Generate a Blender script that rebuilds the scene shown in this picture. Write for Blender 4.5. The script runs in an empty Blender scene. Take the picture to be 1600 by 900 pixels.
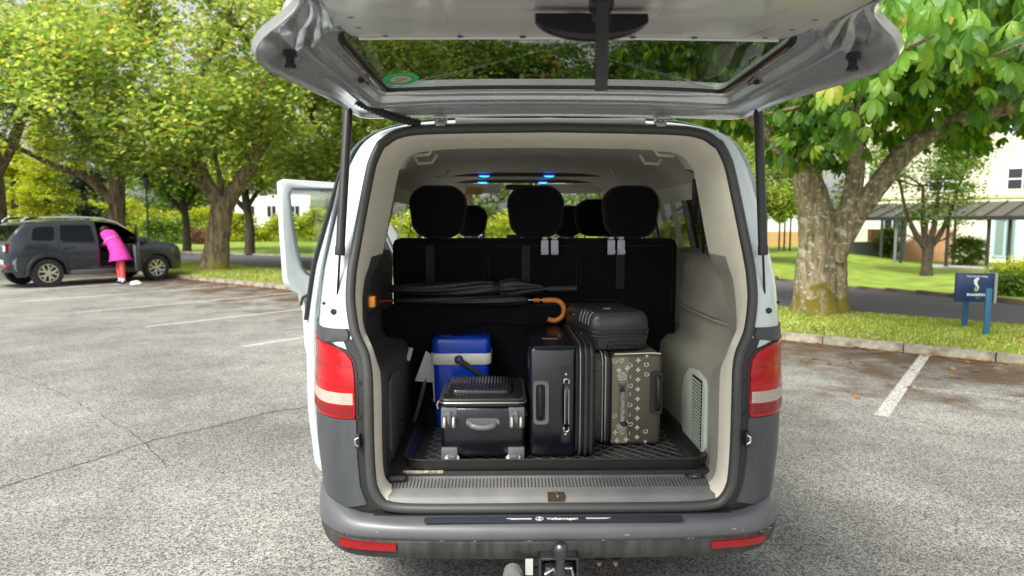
import bpy, bmesh, math, random
import numpy as np
from math import sin, cos, pi, radians, sqrt, atan2
from mathutils import Vector, Matrix, noise

# ------------------------------------------------------------------ camera, world, sun, exposure
SC = bpy.context.scene
COL = SC.collection
CAM = (-0.195, -2.42, 1.55)
cd = bpy.data.cameras.new('camera'); cam = bpy.data.objects.new('camera', cd); COL.objects.link(cam)
cam.location = CAM; cam.rotation_euler = (radians(90 - 5.35), 0, radians(-1.07))
cd.sensor_width = 36; cd.lens = 24.0; cd.clip_start = 0.05; cd.clip_end = 1500
cd.dof.use_dof = True; cd.dof.focus_distance = 2.75; cd.dof.aperture_fstop = 2.8
SC.camera = cam
SUN_EL, SUN_AZ = radians(48), radians(215)          # azimuth clockwise from +Y
w = bpy.data.worlds.new('World'); SC.world = w; w.use_nodes = True
nt = w.node_tree; nt.nodes.clear()
sky = nt.nodes.new('ShaderNodeTexSky'); sky.sky_type = 'NISHITA'; sky.sun_disc = False
sky.sun_elevation = SUN_EL; sky.sun_rotation = SUN_AZ; sky.air_density = 1.0; sky.dust_density = 4.0
hs = nt.nodes.new('ShaderNodeHueSaturation'); hs.inputs['Saturation'].default_value = 0.14; hs.inputs['Value'].default_value = 1.0
bg = nt.nodes.new('ShaderNodeBackground'); bg.inputs[1].default_value = 0.15
wo = nt.nodes.new('ShaderNodeOutputWorld')
nt.links.new(sky.outputs[0], hs.inputs['Color']); nt.links.new(hs.outputs[0], bg.inputs[0]); nt.links.new(bg.outputs[0], wo.inputs[0])
sd = bpy.data.lights.new('sun', 'SUN'); sd.energy = 3.0; sd.angle = radians(22); sd.color = (1, .95, .86)
so = bpy.data.objects.new('sun', sd); COL.objects.link(so)
so.rotation_euler = Vector((sin(SUN_AZ) * cos(SUN_EL), cos(SUN_AZ) * cos(SUN_EL), sin(SUN_EL))).to_track_quat('Z', 'Y').to_euler()
VS = SC.view_settings; VS.view_transform = 'Standard'; VS.look = 'None'; VS.exposure = 0.7; VS.gamma = 1.0
SC.cycles.max_bounces = 8; SC.cycles.transparent_max_bounces = 24

# ------------------------------------------------------------------ helpers
def tag(o, label=None, cat=None, group=None, kind=None):
    if label: o['label'] = label
    if cat: o['category'] = cat
    if group: o['group'] = group
    if kind: o['kind'] = kind
    return o
def empty(name, loc=(0, 0, 0), rz=0, label=None, cat=None, group=None, kind=None):
    o = bpy.data.objects.new(name, None); COL.objects.link(o)
    o.location = loc; o.rotation_euler = (0, 0, rz); o.empty_display_size = .1
    return tag(o, label, cat, group, kind)
def copy_tree(o, parent=None):
    c = o.copy(); COL.objects.link(c)
    if parent: c.parent = parent
    for ch in [k for k in CHILD.get(o.name, [])]:
        cc = copy_tree(ch, c)
        CHILD.setdefault(c.name, []).append(cc)
    return c
CHILD = {}
def put(name, me, parent=None):
    o = bpy.data.objects.new(name, me); COL.objects.link(o)
    if parent:
        o.parent = parent; CHILD.setdefault(parent.name, []).append(o)
    return o
class M:
    """collects geometry of one part"""
    def __init__(s): s.v = []; s.f = []; s.m = []
    def add(s, vs, fs, mi=0, T=None):
        b = len(s.v)
        s.v += [tuple(T @ Vector(p)) if T is not None else tuple(p) for p in vs]
        s.f += [tuple(b + i for i in f) for f in fs]; s.m += [mi] * len(fs); return s
    def box(s, x0, x1, y0, y1, z0, z1, mi=0, T=None):
        return s.add([(x, y, z) for x in (x0, x1) for y in (y0, y1) for z in (z0, z1)],
                     [(0, 1, 3, 2), (4, 6, 7, 5), (0, 4, 5, 1), (2, 3, 7, 6), (0, 2, 6, 4), (1, 5, 7, 3)], mi, T)
    def rings(s, rs, closed=True, c0=False, c1=False, mi=0, T=None):
        n = len(rs[0]); vs = [p for r in rs for p in r]; fs = []
        for i in range(len(rs) - 1):
            for j in range(n if closed else n - 1):
                k = (j + 1) % n
                fs.append((i * n + j, i * n + k, (i + 1) * n + k, (i + 1) * n + j))
        if c0: fs.append(tuple(range(n))[::-1])
        if c1: fs.append(tuple((len(rs) - 1) * n + j for j in range(n)))
        return s.add(vs, fs, mi, T)
    def tube(s, pts, r, n=8, mi=0, T=None, cap=True, closed=False, flat=1.0, upv=None):
        P = [Vector(p) for p in pts]; m = len(P); R = r if hasattr(r, '__len__') else [r] * m
        prev = None; rs = []
        for i in range(m):
            a = P[(i - 1) % m] if closed or i > 0 else P[i]; b = P[(i + 1) % m] if closed or i < m - 1 else P[i]
            d = (b - a).normalized()
            if prev is None:
                u = Vector(upv) if upv else (Vector((0, 0, 1)) if abs(d.z) < .9 else Vector((1, 0, 0)))
            else: u = prev
            u = (u - d * u.dot(d)).normalized(); prev = u; w_ = d.cross(u)
            rs.append([P[i] + u * (R[i] * sin(2 * pi * k / n)) + w_ * (R[i] * flat * cos(2 * pi * k / n)) for k in range(n)])
        if closed: rs.append(rs[0])
        return s.rings(rs, True, cap and not closed, cap and not closed, mi, T)
    def prism(s, ol, a, b, axis='y', mi=0, T=None):
        """outline (u,v) extruded along axis from a to b"""
        def mp(u, v, t): return {'y': (u, t, v), 'x': (t, u, v), 'z': (u, v, t)}[axis]
        return s.rings([[mp(u, v, a) for u, v in ol], [mp(u, v, b) for u, v in ol]], True, True, True, mi, T)
    def lathe(s, prof, n=20, mi=0, T=None, cap=True):
        return s.rings([[(r * cos(2 * pi * k / n), r * sin(2 * pi * k / n), z) for k in range(n)] for r, z in prof], True, cap, cap, mi, T)
    def mesh(s, name, mats, smooth=35, bevel=0):
        me = bpy.data.meshes.new(name); me.from_pydata(s.v, [], s.f)
        for m_ in (mats if isinstance(mats, (list, tuple)) else [mats]): me.materials.append(m_)
        me.polygons.foreach_set('material_index', s.m)
        bm = bmesh.new(); bm.from_mesh(me); bmesh.ops.recalc_face_normals(bm, faces=bm.faces)
        if bevel:
            es = [e for e in bm.edges if len(e.link_faces) == 2 and e.calc_face_angle(0) > radians(40)]
            bmesh.ops.bevel(bm, geom=es, offset=bevel, segments=2, affect='EDGES', profile=.5, clamp_overlap=True)
        bm.to_mesh(me); bm.free()
        if smooth:
            me.polygons.foreach_set('use_smooth', [True] * len(me.polygons)); me.set_sharp_from_angle(angle=radians(smooth))
        me.update(); return me
    def obj(s, name, mats, parent=None, smooth=35, bevel=0):
        return put(name, s.mesh(name, mats, smooth, bevel), parent)
def fastmesh(name, V, quads, mat, smooth=False):
    me = bpy.data.meshes.new(name); V = np.asarray(V, np.float32).reshape(-1, 3); Q = np.asarray(quads, np.int32); k = Q.shape[1]
    me.vertices.add(len(V)); me.vertices.foreach_set('co', V.ravel())
    me.loops.add(Q.size); me.loops.foreach_set('vertex_index', Q.ravel())
    me.polygons.add(len(Q)); me.polygons.foreach_set('loop_start', np.arange(0, Q.size, k, dtype=np.int32))
    me.polygons.foreach_set('loop_total', np.full(len(Q), k, np.int32)); me.materials.append(mat)
    if smooth: me.polygons.foreach_set('use_smooth', np.ones(len(Q), bool))
    me.update(calc_edges=True); return me
def TR(x=0, y=0, z=0, rx=0, ry=0, rz=0, s=1):
    return Matrix.Translation((x, y, z)) @ Matrix.Rotation(rz, 4, 'Z') @ Matrix.Rotation(ry, 4, 'Y') @ Matrix.Rotation(rx, 4, 'X') @ Matrix.Scale(s, 4)
def rrect(w_, h_, r, n=4, cx=0, cy=0):
    o = []
    for sx, sy, a0 in ((1, -1, -pi / 2), (1, 1, 0), (-1, 1, pi / 2), (-1, -1, pi)):
        for k in range(n + 1):
            a = a0 + pi / 2 * k / n
            o.append((cx + sx * (w_ / 2 - r) + r * cos(a), cy + sy * (h_ / 2 - r) + r * sin(a)))
    return o
def catmull(P, sub, closed=False):
    P = [Vector(p) for p in P]; n = len(P); out = []
    for i in range(n if closed else n - 1):
        p0 = P[(i - 1) % n] if closed or i > 0 else P[i]; p1 = P[i]; p2 = P[(i + 1) % n]
        p3 = P[(i + 2) % n] if closed or i < n - 2 else p2
        for k in range(sub):
            t = k / sub
            out.append(.5 * ((2 * p1) + (p2 - p0) * t + (2 * p0 - 5 * p1 + 4 * p2 - p3) * t * t + (3 * p1 - p0 - 3 * p2 + p3) * t ** 3))
    if not closed: out.append(P[-1])
    return out
def lerp(a, b, t): return a + (b - a) * t
def interp(x, xs, ys): return float(np.interp(x, xs, ys))
def sstep(t): t = max(0, min(1, t)); return t * t * (3 - 2 * t)

# ------------------------------------------------------------------ materials
def mat(name, col, rough=.5, metal=0, var=0, vscale=8, bump=0, bscale=40, coat=0, spec=.5, col2=None, detail=4, stretch=None, emit=None, sheen=0):
    m = bpy.data.materials.new(name); m.use_nodes = True; t = m.node_tree; b = t.nodes['Principled BSDF']
    b.inputs['Roughness'].default_value = rough; b.inputs['Metallic'].default_value = metal
    b.inputs['Specular IOR Level'].default_value = spec; b.inputs['Coat Weight'].default_value = coat; b.inputs['Coat Roughness'].default_value = .08
    c = (*col, 1)
    b.inputs['Base Color'].default_value = c
    if sheen: b.inputs['Sheen Weight'].default_value = sheen
    co = t.nodes.new('ShaderNodeTexCoord'); src = co.outputs['Object']
    if stretch:
        mp = t.nodes.new('ShaderNodeMapping'); mp.inputs['Scale'].default_value = stretch; t.links.new(src, mp.inputs[0]); src = mp.outputs[0]
    if var or col2:
        nz = t.nodes.new('ShaderNodeTexNoise'); nz.inputs['Scale'].default_value = vscale; nz.inputs['Detail'].default_value = detail
        t.links.new(src, nz.inputs['Vector'])
        rp = t.nodes.new('ShaderNodeValToRGB'); t.links.new(nz.outputs[0], rp.inputs[0])
        rp.color_ramp.elements[0].position = .32; rp.color_ramp.elements[1].position = .68
        c2 = (*col2, 1) if col2 else tuple(min(1, k * (1 + var)) for k in col) + (1,)
        c1 = c if col2 else tuple(k * (1 - var) for k in col) + (1,)
        rp.color_ramp.elements[0].color = c1; rp.color_ramp.elements[1].color = c2
        t.links.new(rp.outputs[0], b.inputs['Base Color'])
        mr = t.nodes.new('ShaderNodeMapRange'); mr.inputs[3].default_value = max(.03, rough - .06); mr.inputs[4].default_value = min(1, rough + .1)
        t.links.new(nz.outputs[0], mr.inputs[0]); t.links.new(mr.outputs[0], b.inputs['Roughness'])
    if bump:
        n2 = t.nodes.new('ShaderNodeTexNoise'); n2.inputs['Scale'].default_value = bscale; n2.inputs['Detail'].default_value = 5
        t.links.new(src, n2.inputs['Vector'])
        bp = t.nodes.new('ShaderNodeBump'); bp.inputs['Strength'].default_value = 1; bp.inputs['Distance'].default_value = bump
        t.links.new(n2.outputs[0], bp.inputs['Height']); t.links.new(bp.outputs[0], b.inputs['Normal'])
    if emit:
        b.inputs['Emission Color'].default_value = (*emit[:3], 1); b.inputs['Emission Strength'].default_value = emit[3]
    return m
def glass(name, tint, refl=.9, rough=.02, opa=0.0, body=(.02, .02, .02)):
    m = bpy.data.materials.new(name); m.use_nodes = True; t = m.node_tree; t.nodes.clear()
    o = t.nodes.new('ShaderNodeOutputMaterial'); tr = t.nodes.new('ShaderNodeBsdfTransparent'); tr.inputs[0].default_value = (*tint, 1)
    gl = t.nodes.new('ShaderNodeBsdfGlossy'); gl.inputs['Roughness'].default_value = rough; gl.inputs[0].default_value = (refl, refl, refl, 1)
    lw = t.nodes.new('ShaderNodeLayerWeight'); lw.inputs['Blend'].default_value = .5; pw = t.nodes.new('ShaderNodeMath'); pw.operation = 'POWER'; pw.inputs[1].default_value = 4.5; t.links.new(lw.outputs['Facing'], pw.inputs[0])
    fr = t.nodes.new('ShaderNodeMath'); fr.operation = 'MULTIPLY_ADD'; fr.inputs[1].default_value = .93; fr.inputs[2].default_value = .05; t.links.new(pw.outputs[0], fr.inputs[0])
    mx = t.nodes.new('ShaderNodeMixShader'); t.links.new(fr.outputs[0], mx.inputs[0]); t.links.new(gl.outputs[0], mx.inputs[2])
    if opa:
        df = t.nodes.new('ShaderNodeBsdfDiffuse'); df.inputs[0].default_value = (*body, 1)
        m2 = t.nodes.new('ShaderNodeMixShader'); m2.inputs[0].default_value = opa
        t.links.new(tr.outputs[0], m2.inputs[1]); t.links.new(df.outputs[0], m2.inputs[2]); t.links.new(m2.outputs[0], mx.inputs[1])
    else: t.links.new(tr.outputs[0], mx.inputs[1])
    t.links.new(mx.outputs[0], o.inputs[0]); return m
def leafmat(name, cols, pos=None, trans=.45, obj_random=False, gloss=.12, blotch=None):
    m = bpy.data.materials.new(name); m.use_nodes = True; t = m.node_tree; t.nodes.clear()
    o = t.nodes.new('ShaderNodeOutputMaterial')
    if obj_random: rn = t.nodes.new('ShaderNodeObjectInfo').outputs['Random']
    else: rn = t.nodes.new('ShaderNodeNewGeometry').outputs['Random Per Island']
    rp = t.nodes.new('ShaderNodeValToRGB'); cr = rp.color_ramp; n = len(cols)
    while len(cr.elements) < n: cr.elements.new(.5)
    for i, c in enumerate(cols): cr.elements[i].position = pos[i] if pos else i / (n - 1); cr.elements[i].color = (*c, 1)
    t.links.new(rn, rp.inputs[0]); csrc = rp.outputs[0]
    co = t.nodes.new('ShaderNodeTexCoord'); nz = t.nodes.new('ShaderNodeTexNoise')
    nz.inputs['Scale'].default_value = blotch[1] if blotch else .6; nz.inputs['Detail'].default_value = 3
    t.links.new(co.outputs['Object'], nz.inputs['Vector'])
    if blotch:
        mp = t.nodes.new('ShaderNodeMapRange'); mp.inputs[1].default_value = blotch[2]; mp.inputs[2].default_value = blotch[2] + .06
        t.links.new(nz.outputs[0], mp.inputs[0])
        mi = t.nodes.new('ShaderNodeMix'); mi.data_type = 'RGBA'; t.links.new(mp.outputs[0], mi.inputs[0]); t.links.new(csrc, mi.inputs[6]); mi.inputs[7].default_value = (*blotch[0], 1)
        csrc = mi.outputs[2]
    else:
        hv = t.nodes.new('ShaderNodeHueSaturation'); mp = t.nodes.new('ShaderNodeMapRange'); mp.inputs[1].default_value = .3; mp.inputs[2].default_value = .7
        mp.inputs[3].default_value = .75; mp.inputs[4].default_value = 1.3
        t.links.new(nz.outputs[0], mp.inputs[0]); t.links.new(mp.outputs[0], hv.inputs['Value']); t.links.new(csrc, hv.inputs['Color']); csrc = hv.outputs[0]
    df = t.nodes.new('ShaderNodeBsdfDiffuse'); tl = t.nodes.new('ShaderNodeBsdfTranslucent'); gl = t.nodes.new('ShaderNodeBsdfGlossy'); gl.inputs['Roughness'].default_value = .45
    t.links.new(csrc, df.inputs[0]); 
    h2 = t.nodes.new('ShaderNodeHueSaturation'); h2.inputs['Value'].default_value = 1.7; h2.inputs['Saturation'].default_value = 1.1; h2.inputs['Hue'].default_value = .485
    t.links.new(csrc, h2.inputs['Color']); t.links.new(h2.outputs[0], tl.inputs[0])
    a = t.nodes.new('ShaderNodeMixShader'); a.inputs[0].default_value = trans; t.links.new(df.outputs[0], a.inputs[1]); t.links.new(tl.outputs[0], a.inputs[2])
    b = t.nodes.new('ShaderNodeMixShader'); b.inputs[0].default_value = gloss * .5; t.links.new(a.outputs[0], b.inputs[1]); t.links.new(gl.outputs[0], b.inputs[2])
    t.links.new(b.outputs[0], o.inputs[0]); return m
def bark(name, c1, c2, lichen=None, moss=None, scale=1):
    m = mat(name, c1, .9, var=.3); t = m.node_tree; b = t.nodes['Principled BSDF']
    co = t.nodes.new('ShaderNodeTexCoord'); mp = t.nodes.new('ShaderNodeMapping'); mp.inputs['Scale'].default_value = (9 * scale, 9 * scale, 2.2 * scale); t.links.new(co.outputs['Object'], mp.inputs[0])
    n = t.nodes.new('ShaderNodeTexNoise'); n.inputs['Scale'].default_value = 1.6; n.inputs['Detail'].default_value = 8; n.inputs['Roughness'].default_value = .65; t.links.new(mp.outputs[0], n.inputs['Vector'])
    vo = t.nodes.new('ShaderNodeTexVoronoi'); vo.feature = 'DISTANCE_TO_EDGE'; vo.inputs['Scale'].default_value = 2.2; t.links.new(mp.outputs[0], vo.inputs['Vector'])
    r = t.nodes.new('ShaderNodeValToRGB'); r.color_ramp.elements[0].position = .35; r.color_ramp.elements[1].position = .62
    r.color_ramp.elements[0].color = (*c1, 1); r.color_ramp.elements[1].color = (*c2, 1); t.links.new(n.outputs[0], r.inputs[0]); cs = r.outputs[0]
    def over(cs, col, sc, lo, hi, extra=None):
        z = t.nodes.new('ShaderNodeTexNoise'); z.inputs['Scale'].default_value = sc; z.inputs['Detail'].default_value = 6; t.links.new(co.outputs['Object'], z.inputs['Vector'])
        q = t.nodes.new('ShaderNodeMapRange'); q.inputs[1].default_value = lo; q.inputs[2].default_value = hi
        if extra:
            sx = t.nodes.new('ShaderNodeSeparateXYZ'); t.links.new(co.outputs['Object'], sx.inputs[0])
            a = t.nodes.new('ShaderNodeMapRange'); a.inputs[1].default_value = extra[0]; a.inputs[2].default_value = extra[1]; a.inputs[3].default_value = .3; a.inputs[4].default_value = -.3; t.links.new(sx.outputs[2], a.inputs[0])
            ad = t.nodes.new('ShaderNodeMath'); t.links.new(z.outputs[0], ad.inputs[0]); t.links.new(a.outputs[0], ad.inputs[1]); t.links.new(ad.outputs[0], q.inputs[0])
        else: t.links.new(z.outputs[0], q.inputs[0])
        mi = t.nodes.new('ShaderNodeMix'); mi.data_type = 'RGBA'; t.links.new(q.outputs[0], mi.inputs[0]); t.links.new(cs, mi.inputs[6]); mi.inputs[7].default_value = (*col, 1); return mi.outputs[2]
    if lichen: cs = over(over(cs, lichen, 14, .56, .62), lichen, 4, .60, .66)
    if moss: cs = over(cs, moss[0], 4, .55, .66, moss[1:])
    t.links.new(cs, b.inputs['Base Color'])
    mu = t.nodes.new('ShaderNodeMath'); mu.operation = 'MULTIPLY_ADD'; mu.inputs[1].default_value = .6; t.links.new(vo.outputs[0], mu.inputs[0]); t.links.new(n.outputs[0], mu.inputs[2])
    bp = t.nodes.new('ShaderNodeBump'); bp.inputs['Distance'].default_value = .035; bp.inputs['Strength'].default_value = 1; t.links.new(mu.outputs[0], bp.inputs['Height']); t.links.new(bp.outputs[0], b.inputs['Normal'])
    return m

PAINT = mat('van_paint', (.60, .66, .67), .28, .15, coat=.6, var=.03, vscale=3)
PAINT_IN = mat('gate_inner_paint', (.66, .68, .69), .25, .6, coat=.4, var=.04, vscale=5)
BLKRUB = mat('black_rubber', (.018, .018, .018), .5, bump=.0004, bscale=300)
SEAL = mat('seal_rubber', (.05, .052, .05), .42)
BLKPL = mat('black_plastic', (.02, .021, .022), .42, bump=.0003, bscale=500)
GRYPL = mat('bumper_plastic', (.056, .062, .068), .4, var=.2, vscale=4, stretch=(3, 3, .8), bump=.0004, bscale=400, spec=.5)
GRYPLD = mat('dusty_dark_plastic', (.020, .021, .021), .5, col2=(.060, .060, .057), vscale=5, stretch=(6, 1, .8), bump=.0003, bscale=300)
BEIGE = mat('beige_trim', (.80, .76, .64), .6, var=.04, bump=.0003, bscale=600)
GREIGE = mat('grey_beige_trim', (.34, .33, .285), .6, var=.05, bump=.0004, bscale=500)
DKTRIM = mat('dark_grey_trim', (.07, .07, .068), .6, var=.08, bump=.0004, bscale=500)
VENTG = mat('pale_green_grey_flap', (.54, .60, .52), .55, var=.04)
HEADL = mat('headliner_cloth', (.58, .55, .47), .95, var=.04, bump=.0006, bscale=500)
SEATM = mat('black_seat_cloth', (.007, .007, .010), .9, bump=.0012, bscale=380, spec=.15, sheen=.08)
CHROME = mat('chrome', (.75, .75, .75), .15, 1)
STEEL = mat('zinc_steel', (.5, .5, .48), .35, .9, var=.1)
WHITEP = mat('white_plastic', (.75, .76, .74), .4)

# projection helpers used for laying out the place (pixel of the photograph + a real height or distance -> point)
_F = 1067.; _Y = radians(1.07); _P = radians(5.35)
_fw = Vector((sin(_Y) * cos(_P), cos(_Y) * cos(_P), -sin(_P))); _rt = Vector((cos(_Y), -sin(_Y), 0)); _up = _rt.cross(_fw)
def ray(px, py): return _fw * _F + _rt * (px - 800) - _up * (py - 450)
def onY(px, py, y): d = ray(px, py); return Vector(CAM) + d * ((y - CAM[1]) / d.y)
def onZ(px, py, z): d = ray(px, py); return Vector(CAM) + d * ((z - CAM[2]) / d.z)
def nt_(x, y): return .634 * x + .773 * y, .773 * x - .634 * y
def xy(n, t): return .634 * n + .773 * t, .773 * n - .634 * t
def gz(x, y):
    n, t = nt_(x, y); return -.45 * sstep((n - 14) / 9) * sstep((t + 8) / 5)
def Gp(px, py, dz=0):
    z = dz
    for i in range(12):
        p = onZ(px, py, z); z = .5 * z + .5 * (gz(p.x, p.y) + dz)
    return p
# ------------------------------------------------------------------ ground, car park, kerbs, road, grass
def ground_mats():
    # worn tarmac
    m = mat('worn_tarmac', (.2, .2, .2), .85); t = m.node_tree; b = t.nodes['Principled BSDF']; L = t.links.new
    co = t.nodes.new('ShaderNodeTexCoord').outputs['Object']
    def nz(sc, det=4, ro=.5):
        n = t.nodes.new('ShaderNodeTexNoise'); n.inputs['Scale'].default_value = sc; n.inputs['Detail'].default_value = det; n.inputs['Roughness'].default_value = ro; L(co, n.inputs['Vector']); return n.outputs[0]
    vo = t.nodes.new('ShaderNodeTexVoronoi'); vo.inputs['Scale'].default_value = 125; L(co, vo.inputs['Vector'])
    sp = t.nodes.new('ShaderNodeSeparateColor'); L(vo.outputs['Color'], sp.inputs[0])
    fine = nz(170, 3, .7)
    ad = t.nodes.new('ShaderNodeMath'); ad.operation = 'MULTIPLY_ADD'; ad.inputs[1].default_value = .45; L(sp.outputs[0], ad.inputs[0]); L(fine, ad.inputs[2])
    r = t.nodes.new('ShaderNodeValToRGB'); e = r.color_ramp.elements; e[0].position = .50; e[0].color = (.042, .041, .038, 1); e[1].position = .98; e[1].color = (.46, .455, .42, 1)
    k = e.new(.64); k.color = (.17, .167, .158, 1); k = e.new(.78); k.color = (.30, .297, .275, 1)
    L(ad.outputs[0], r.inputs[0])
    big = nz(.55, 5, .6); q = t.nodes.new('ShaderNodeMapRange'); q.inputs[1].default_value = .32; q.inputs[2].default_value = .68; q.inputs[3].default_value = .62; q.inputs[4].default_value = 1.28; L(big, q.inputs[0])
    mid = nz(3.2, 4); q2 = t.nodes.new('ShaderNodeMapRange'); q2.inputs[1].default_value = .3; q2.inputs[2].default_value = .7; q2.inputs[3].default_value = .88; q2.inputs[4].default_value = 1.1; L(mid, q2.inputs[0])
    mm = t.nodes.new('ShaderNodeMath'); mm.operation = 'MULTIPLY'; L(q.outputs[0], mm.inputs[0]); L(q2.outputs[0], mm.inputs[1])
    hv = t.nodes.new('ShaderNodeHueSaturation'); L(r.outputs[0], hv.inputs['Color']); L(mm.outputs[0], hv.inputs['Value'])
    # leaf dirt near the kerb: distance along the kerb normal
    sx = t.nodes.new('ShaderNodeSeparateXYZ'); L(co, sx.inputs[0])
    d = t.nodes.new('ShaderNodeVectorMath'); d.operation = 'DOT_PRODUCT'; d.inputs[1].default_value = (.634, .773, 0); L(co, d.inputs[0])
    q3 = t.nodes.new('ShaderNodeMapRange'); q3.inputs[1].default_value = 1.5; q3.inputs[2].default_value = 7.4; q3.inputs[3].default_value = -.26; q3.inputs[4].default_value = .19; L(d.outputs['Value'], q3.inputs[0])
    dz = nz(1.5, 7, .72); a2 = t.nodes.new('ShaderNodeMath'); L(dz, a2.inputs[0]); L(q3.outputs[0], a2.inputs[1])
    q4 = t.nodes.new('ShaderNodeMapRange'); q4.inputs[1].default_value = .46; q4.inputs[2].default_value = .68; L(a2.outputs[0], q4.inputs[0])
    mi = t.nodes.new('ShaderNodeMix'); mi.data_type = 'RGBA'; L(q4.outputs[0], mi.inputs[0]); L(hv.outputs[0], mi.inputs[6]); mi.inputs[7].default_value = (.085, .055, .028, 1)
    L(mi.outputs[2], b.inputs['Base Color'])
    bp = t.nodes.new('ShaderNodeBump'); bp.inputs['Distance'].default_value = .0045; L(ad.outputs[0], bp.inputs['Height']); L(bp.outputs[0], b.inputs['Normal'])
    return m
TARMAC = ground_mats()
ROADM = mat('road_asphalt', (.085, .082, .085), .85, var=.15, vscale=2, bump=.004, bscale=120)
GRASSM = mat('lawn_soil_green', (.13, .21, .02), .95, col2=(.28, .38, .04), vscale=1.4, bump=.02, bscale=60, detail=8)
VERGEM = mat('verge_green', (.15, .21, .025), .95, col2=(.34, .40, .06), vscale=2.2, bump=.015, bscale=80, detail=8)
STONE = mat('kerb_concrete', (.13, .115, .085), .9, col2=(.36, .33, .26), vscale=9, bump=.004, bscale=60)
DKSTONE = mat('dark_kerb', (.07, .055, .035), .9, col2=(.16, .12, .08), vscale=5, bump=.004, bscale=60)
def worn(name, col, thr):
    m = mat(name, col, .8, var=.12, vscale=20); t = m.node_tree; L = t.links.new; b = t.nodes['Principled BSDF']
    co = t.nodes.new('ShaderNodeTexCoord').outputs['Object']; n = t.nodes.new('ShaderNodeTexNoise'); n.inputs['Scale'].default_value = 45; n.inputs['Detail'].default_value = 8; n.inputs['Roughness'].default_value = .8
    L(co, n.inputs['Vector']); q = t.nodes.new('ShaderNodeMapRange'); q.inputs[1].default_value = thr; q.inputs[2].default_value = thr + .09; L(n.outputs[0], q.inputs[0]); L(q.outputs[0], b.inputs['Alpha']); return m
LINEM = worn('worn_white_line', (.52, .52, .48), .42)
LINEF = worn('faded_white_line', (.62, .62, .56), .43)
def sheet(name, ns, ts, zf, m, label=None, flat=False):
    """grid in kerb coordinates; ns may hold functions of t"""
    V = []; F = []
    for t in ts:
        row = [(f(t) if callable(f) else f) for f in ns]
        for n in row:
            x, y = xy(n, t); V.append((x, y, (0 if flat else gz(x, y)) + zf))
    k = len(ns)
    for i in range(len(ts) - 1):
        for j in range(k - 1): F.append((i * k + j, i * k + j + 1, (i + 1) * k + j + 1, (i + 1) * k + j))
    o = put(name, fastmesh(name, V, F, m, True)); return tag(o, kind='structure')
TS = [-1200, -500, -260, -150, -90, -60, -45, -38, -32, -28] + list(np.arange(-26, 12, 1.0)) + [14, 18, 24, 34, 50, 90, 160, 400, 1000]
def near_edge(t): return interp(t, [-40, -20, 1, 4, 8, 14], [10.9, 10.9, 10.4, 9.8, 8.9, 8.2])
def far_edge(t): return interp(t, [-60, -34, -28, -15, -8, -5.6, -2.6, 0, 1, 3, 8], [15.5, 16, 17, 18, 19.5, 20, 17.2, 15.2, 14.3, 13.0, 12.4])
sheet('ground', [-1100, -200, -60, -20, 0, 8, 12] + [13 + i for i in range(14)] + [32, 45, 70, 120, 300, 1200], TS, -.02, GRASSM)
sheet('car_park', [-140, -40, -10, 0, 4, 7.38], TS, 0, TARMAC, flat=True)
sheet('grass_verge', [7.5, 8.2, 9] + [lambda t: near_edge(t)], TS, .085, VERGEM, flat=True)
sheet('road', [lambda t: near_edge(t)] + [(lambda t, k=k: lerp(near_edge(t), far_edge(t), k)) for k in (.2, .4, .6, .8, 1)], TS, .004, ROADM)
sheet('lawn', [lambda t: far_edge(t) + .14] + [(lambda t, k=k: far_edge(t) + k) for k in (1, 2, 3, 4, 5, 6, 8, 10, 13, 20, 40, 70)], TS, .05, GRASSM)
# kerb stones
def kerb(name, f, t0, t1, ln, wd, h, m, seed):
    root = empty(name, (0, 0, 0), kind='structure'); rnd = random.Random(seed)
    me = M().box(-ln / 2 + .006, ln / 2 - .006, -wd / 2, wd / 2, -.1, h).mesh('kerb_stone', m, 30, .012); t = t0
    while t < t1:
        a = Vector(xy(f(t), t)); b = Vector(xy(f(t + ln), t + ln)); d = b - a; c = (a + b) / 2
        o = put('kerb_stone', me, root); o.location = (c.x, c.y, gz(c.x, c.y) + rnd.uniform(-.006, .004)); o.rotation_euler = (rnd.uniform(-.02, .02), 0, atan2(d.y, d.x) + rnd.uniform(-.008, .008)); t += ln * (ln / max(d.length, ln)) if d.length > ln * 1.05 else ln
kerb('car_park_kerb', lambda t: 7.44, -34, 6, .92, .13, .1, STONE, 1)
kerb('far_road_kerb', lambda t: far_edge(t) + .07, -8, 6, .92, .13, .09, DKSTONE, 2)
kerb('left_road_kerb', lambda t: far_edge(t) + .07, -44, -22, 1.6, .13, .09, STONE, 3)
def strip(name, n0, t0, n1, t1, wd, m, z=.004):
    a = Vector(xy(n0, t0)); b = Vector(xy(n1, t1)); d = (b - a).normalized(); s = Vector((-d.y, d.x)) * wd / 2; V = []; N = 8
    for i in range(N + 1):
        c = a.lerp(b, i / N); V += [(c.x - s.x, c.y - s.y, z), (c.x + s.x, c.y + s.y, z)]
    o = put(name, fastmesh(name, V, [(2 * i, 2 * i + 2, 2 * i + 3, 2 * i + 1) for i in range(N)], m)); return tag(o, kind='structure')
strip('parking_line', 4.1, .38, 7.3, .28, .105, LINEM)
for t in (-6.6, -9.3, -12, -14.75, -17.5, -20.2): strip('parking_line', 2.6, t, 7.2, t, .1, LINEF)
LINEG = worn('ghost_line', (.42, .42, .38), .47)
strip('parking_line', 5.35, .36, 5.6, 2.6, .14, LINEG, .0055)
strip('parking_line', 5.3, -.9, 5.35, .22, .22, worn('ghost_patch', (.36, .36, .33), .52), .0055)
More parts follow.
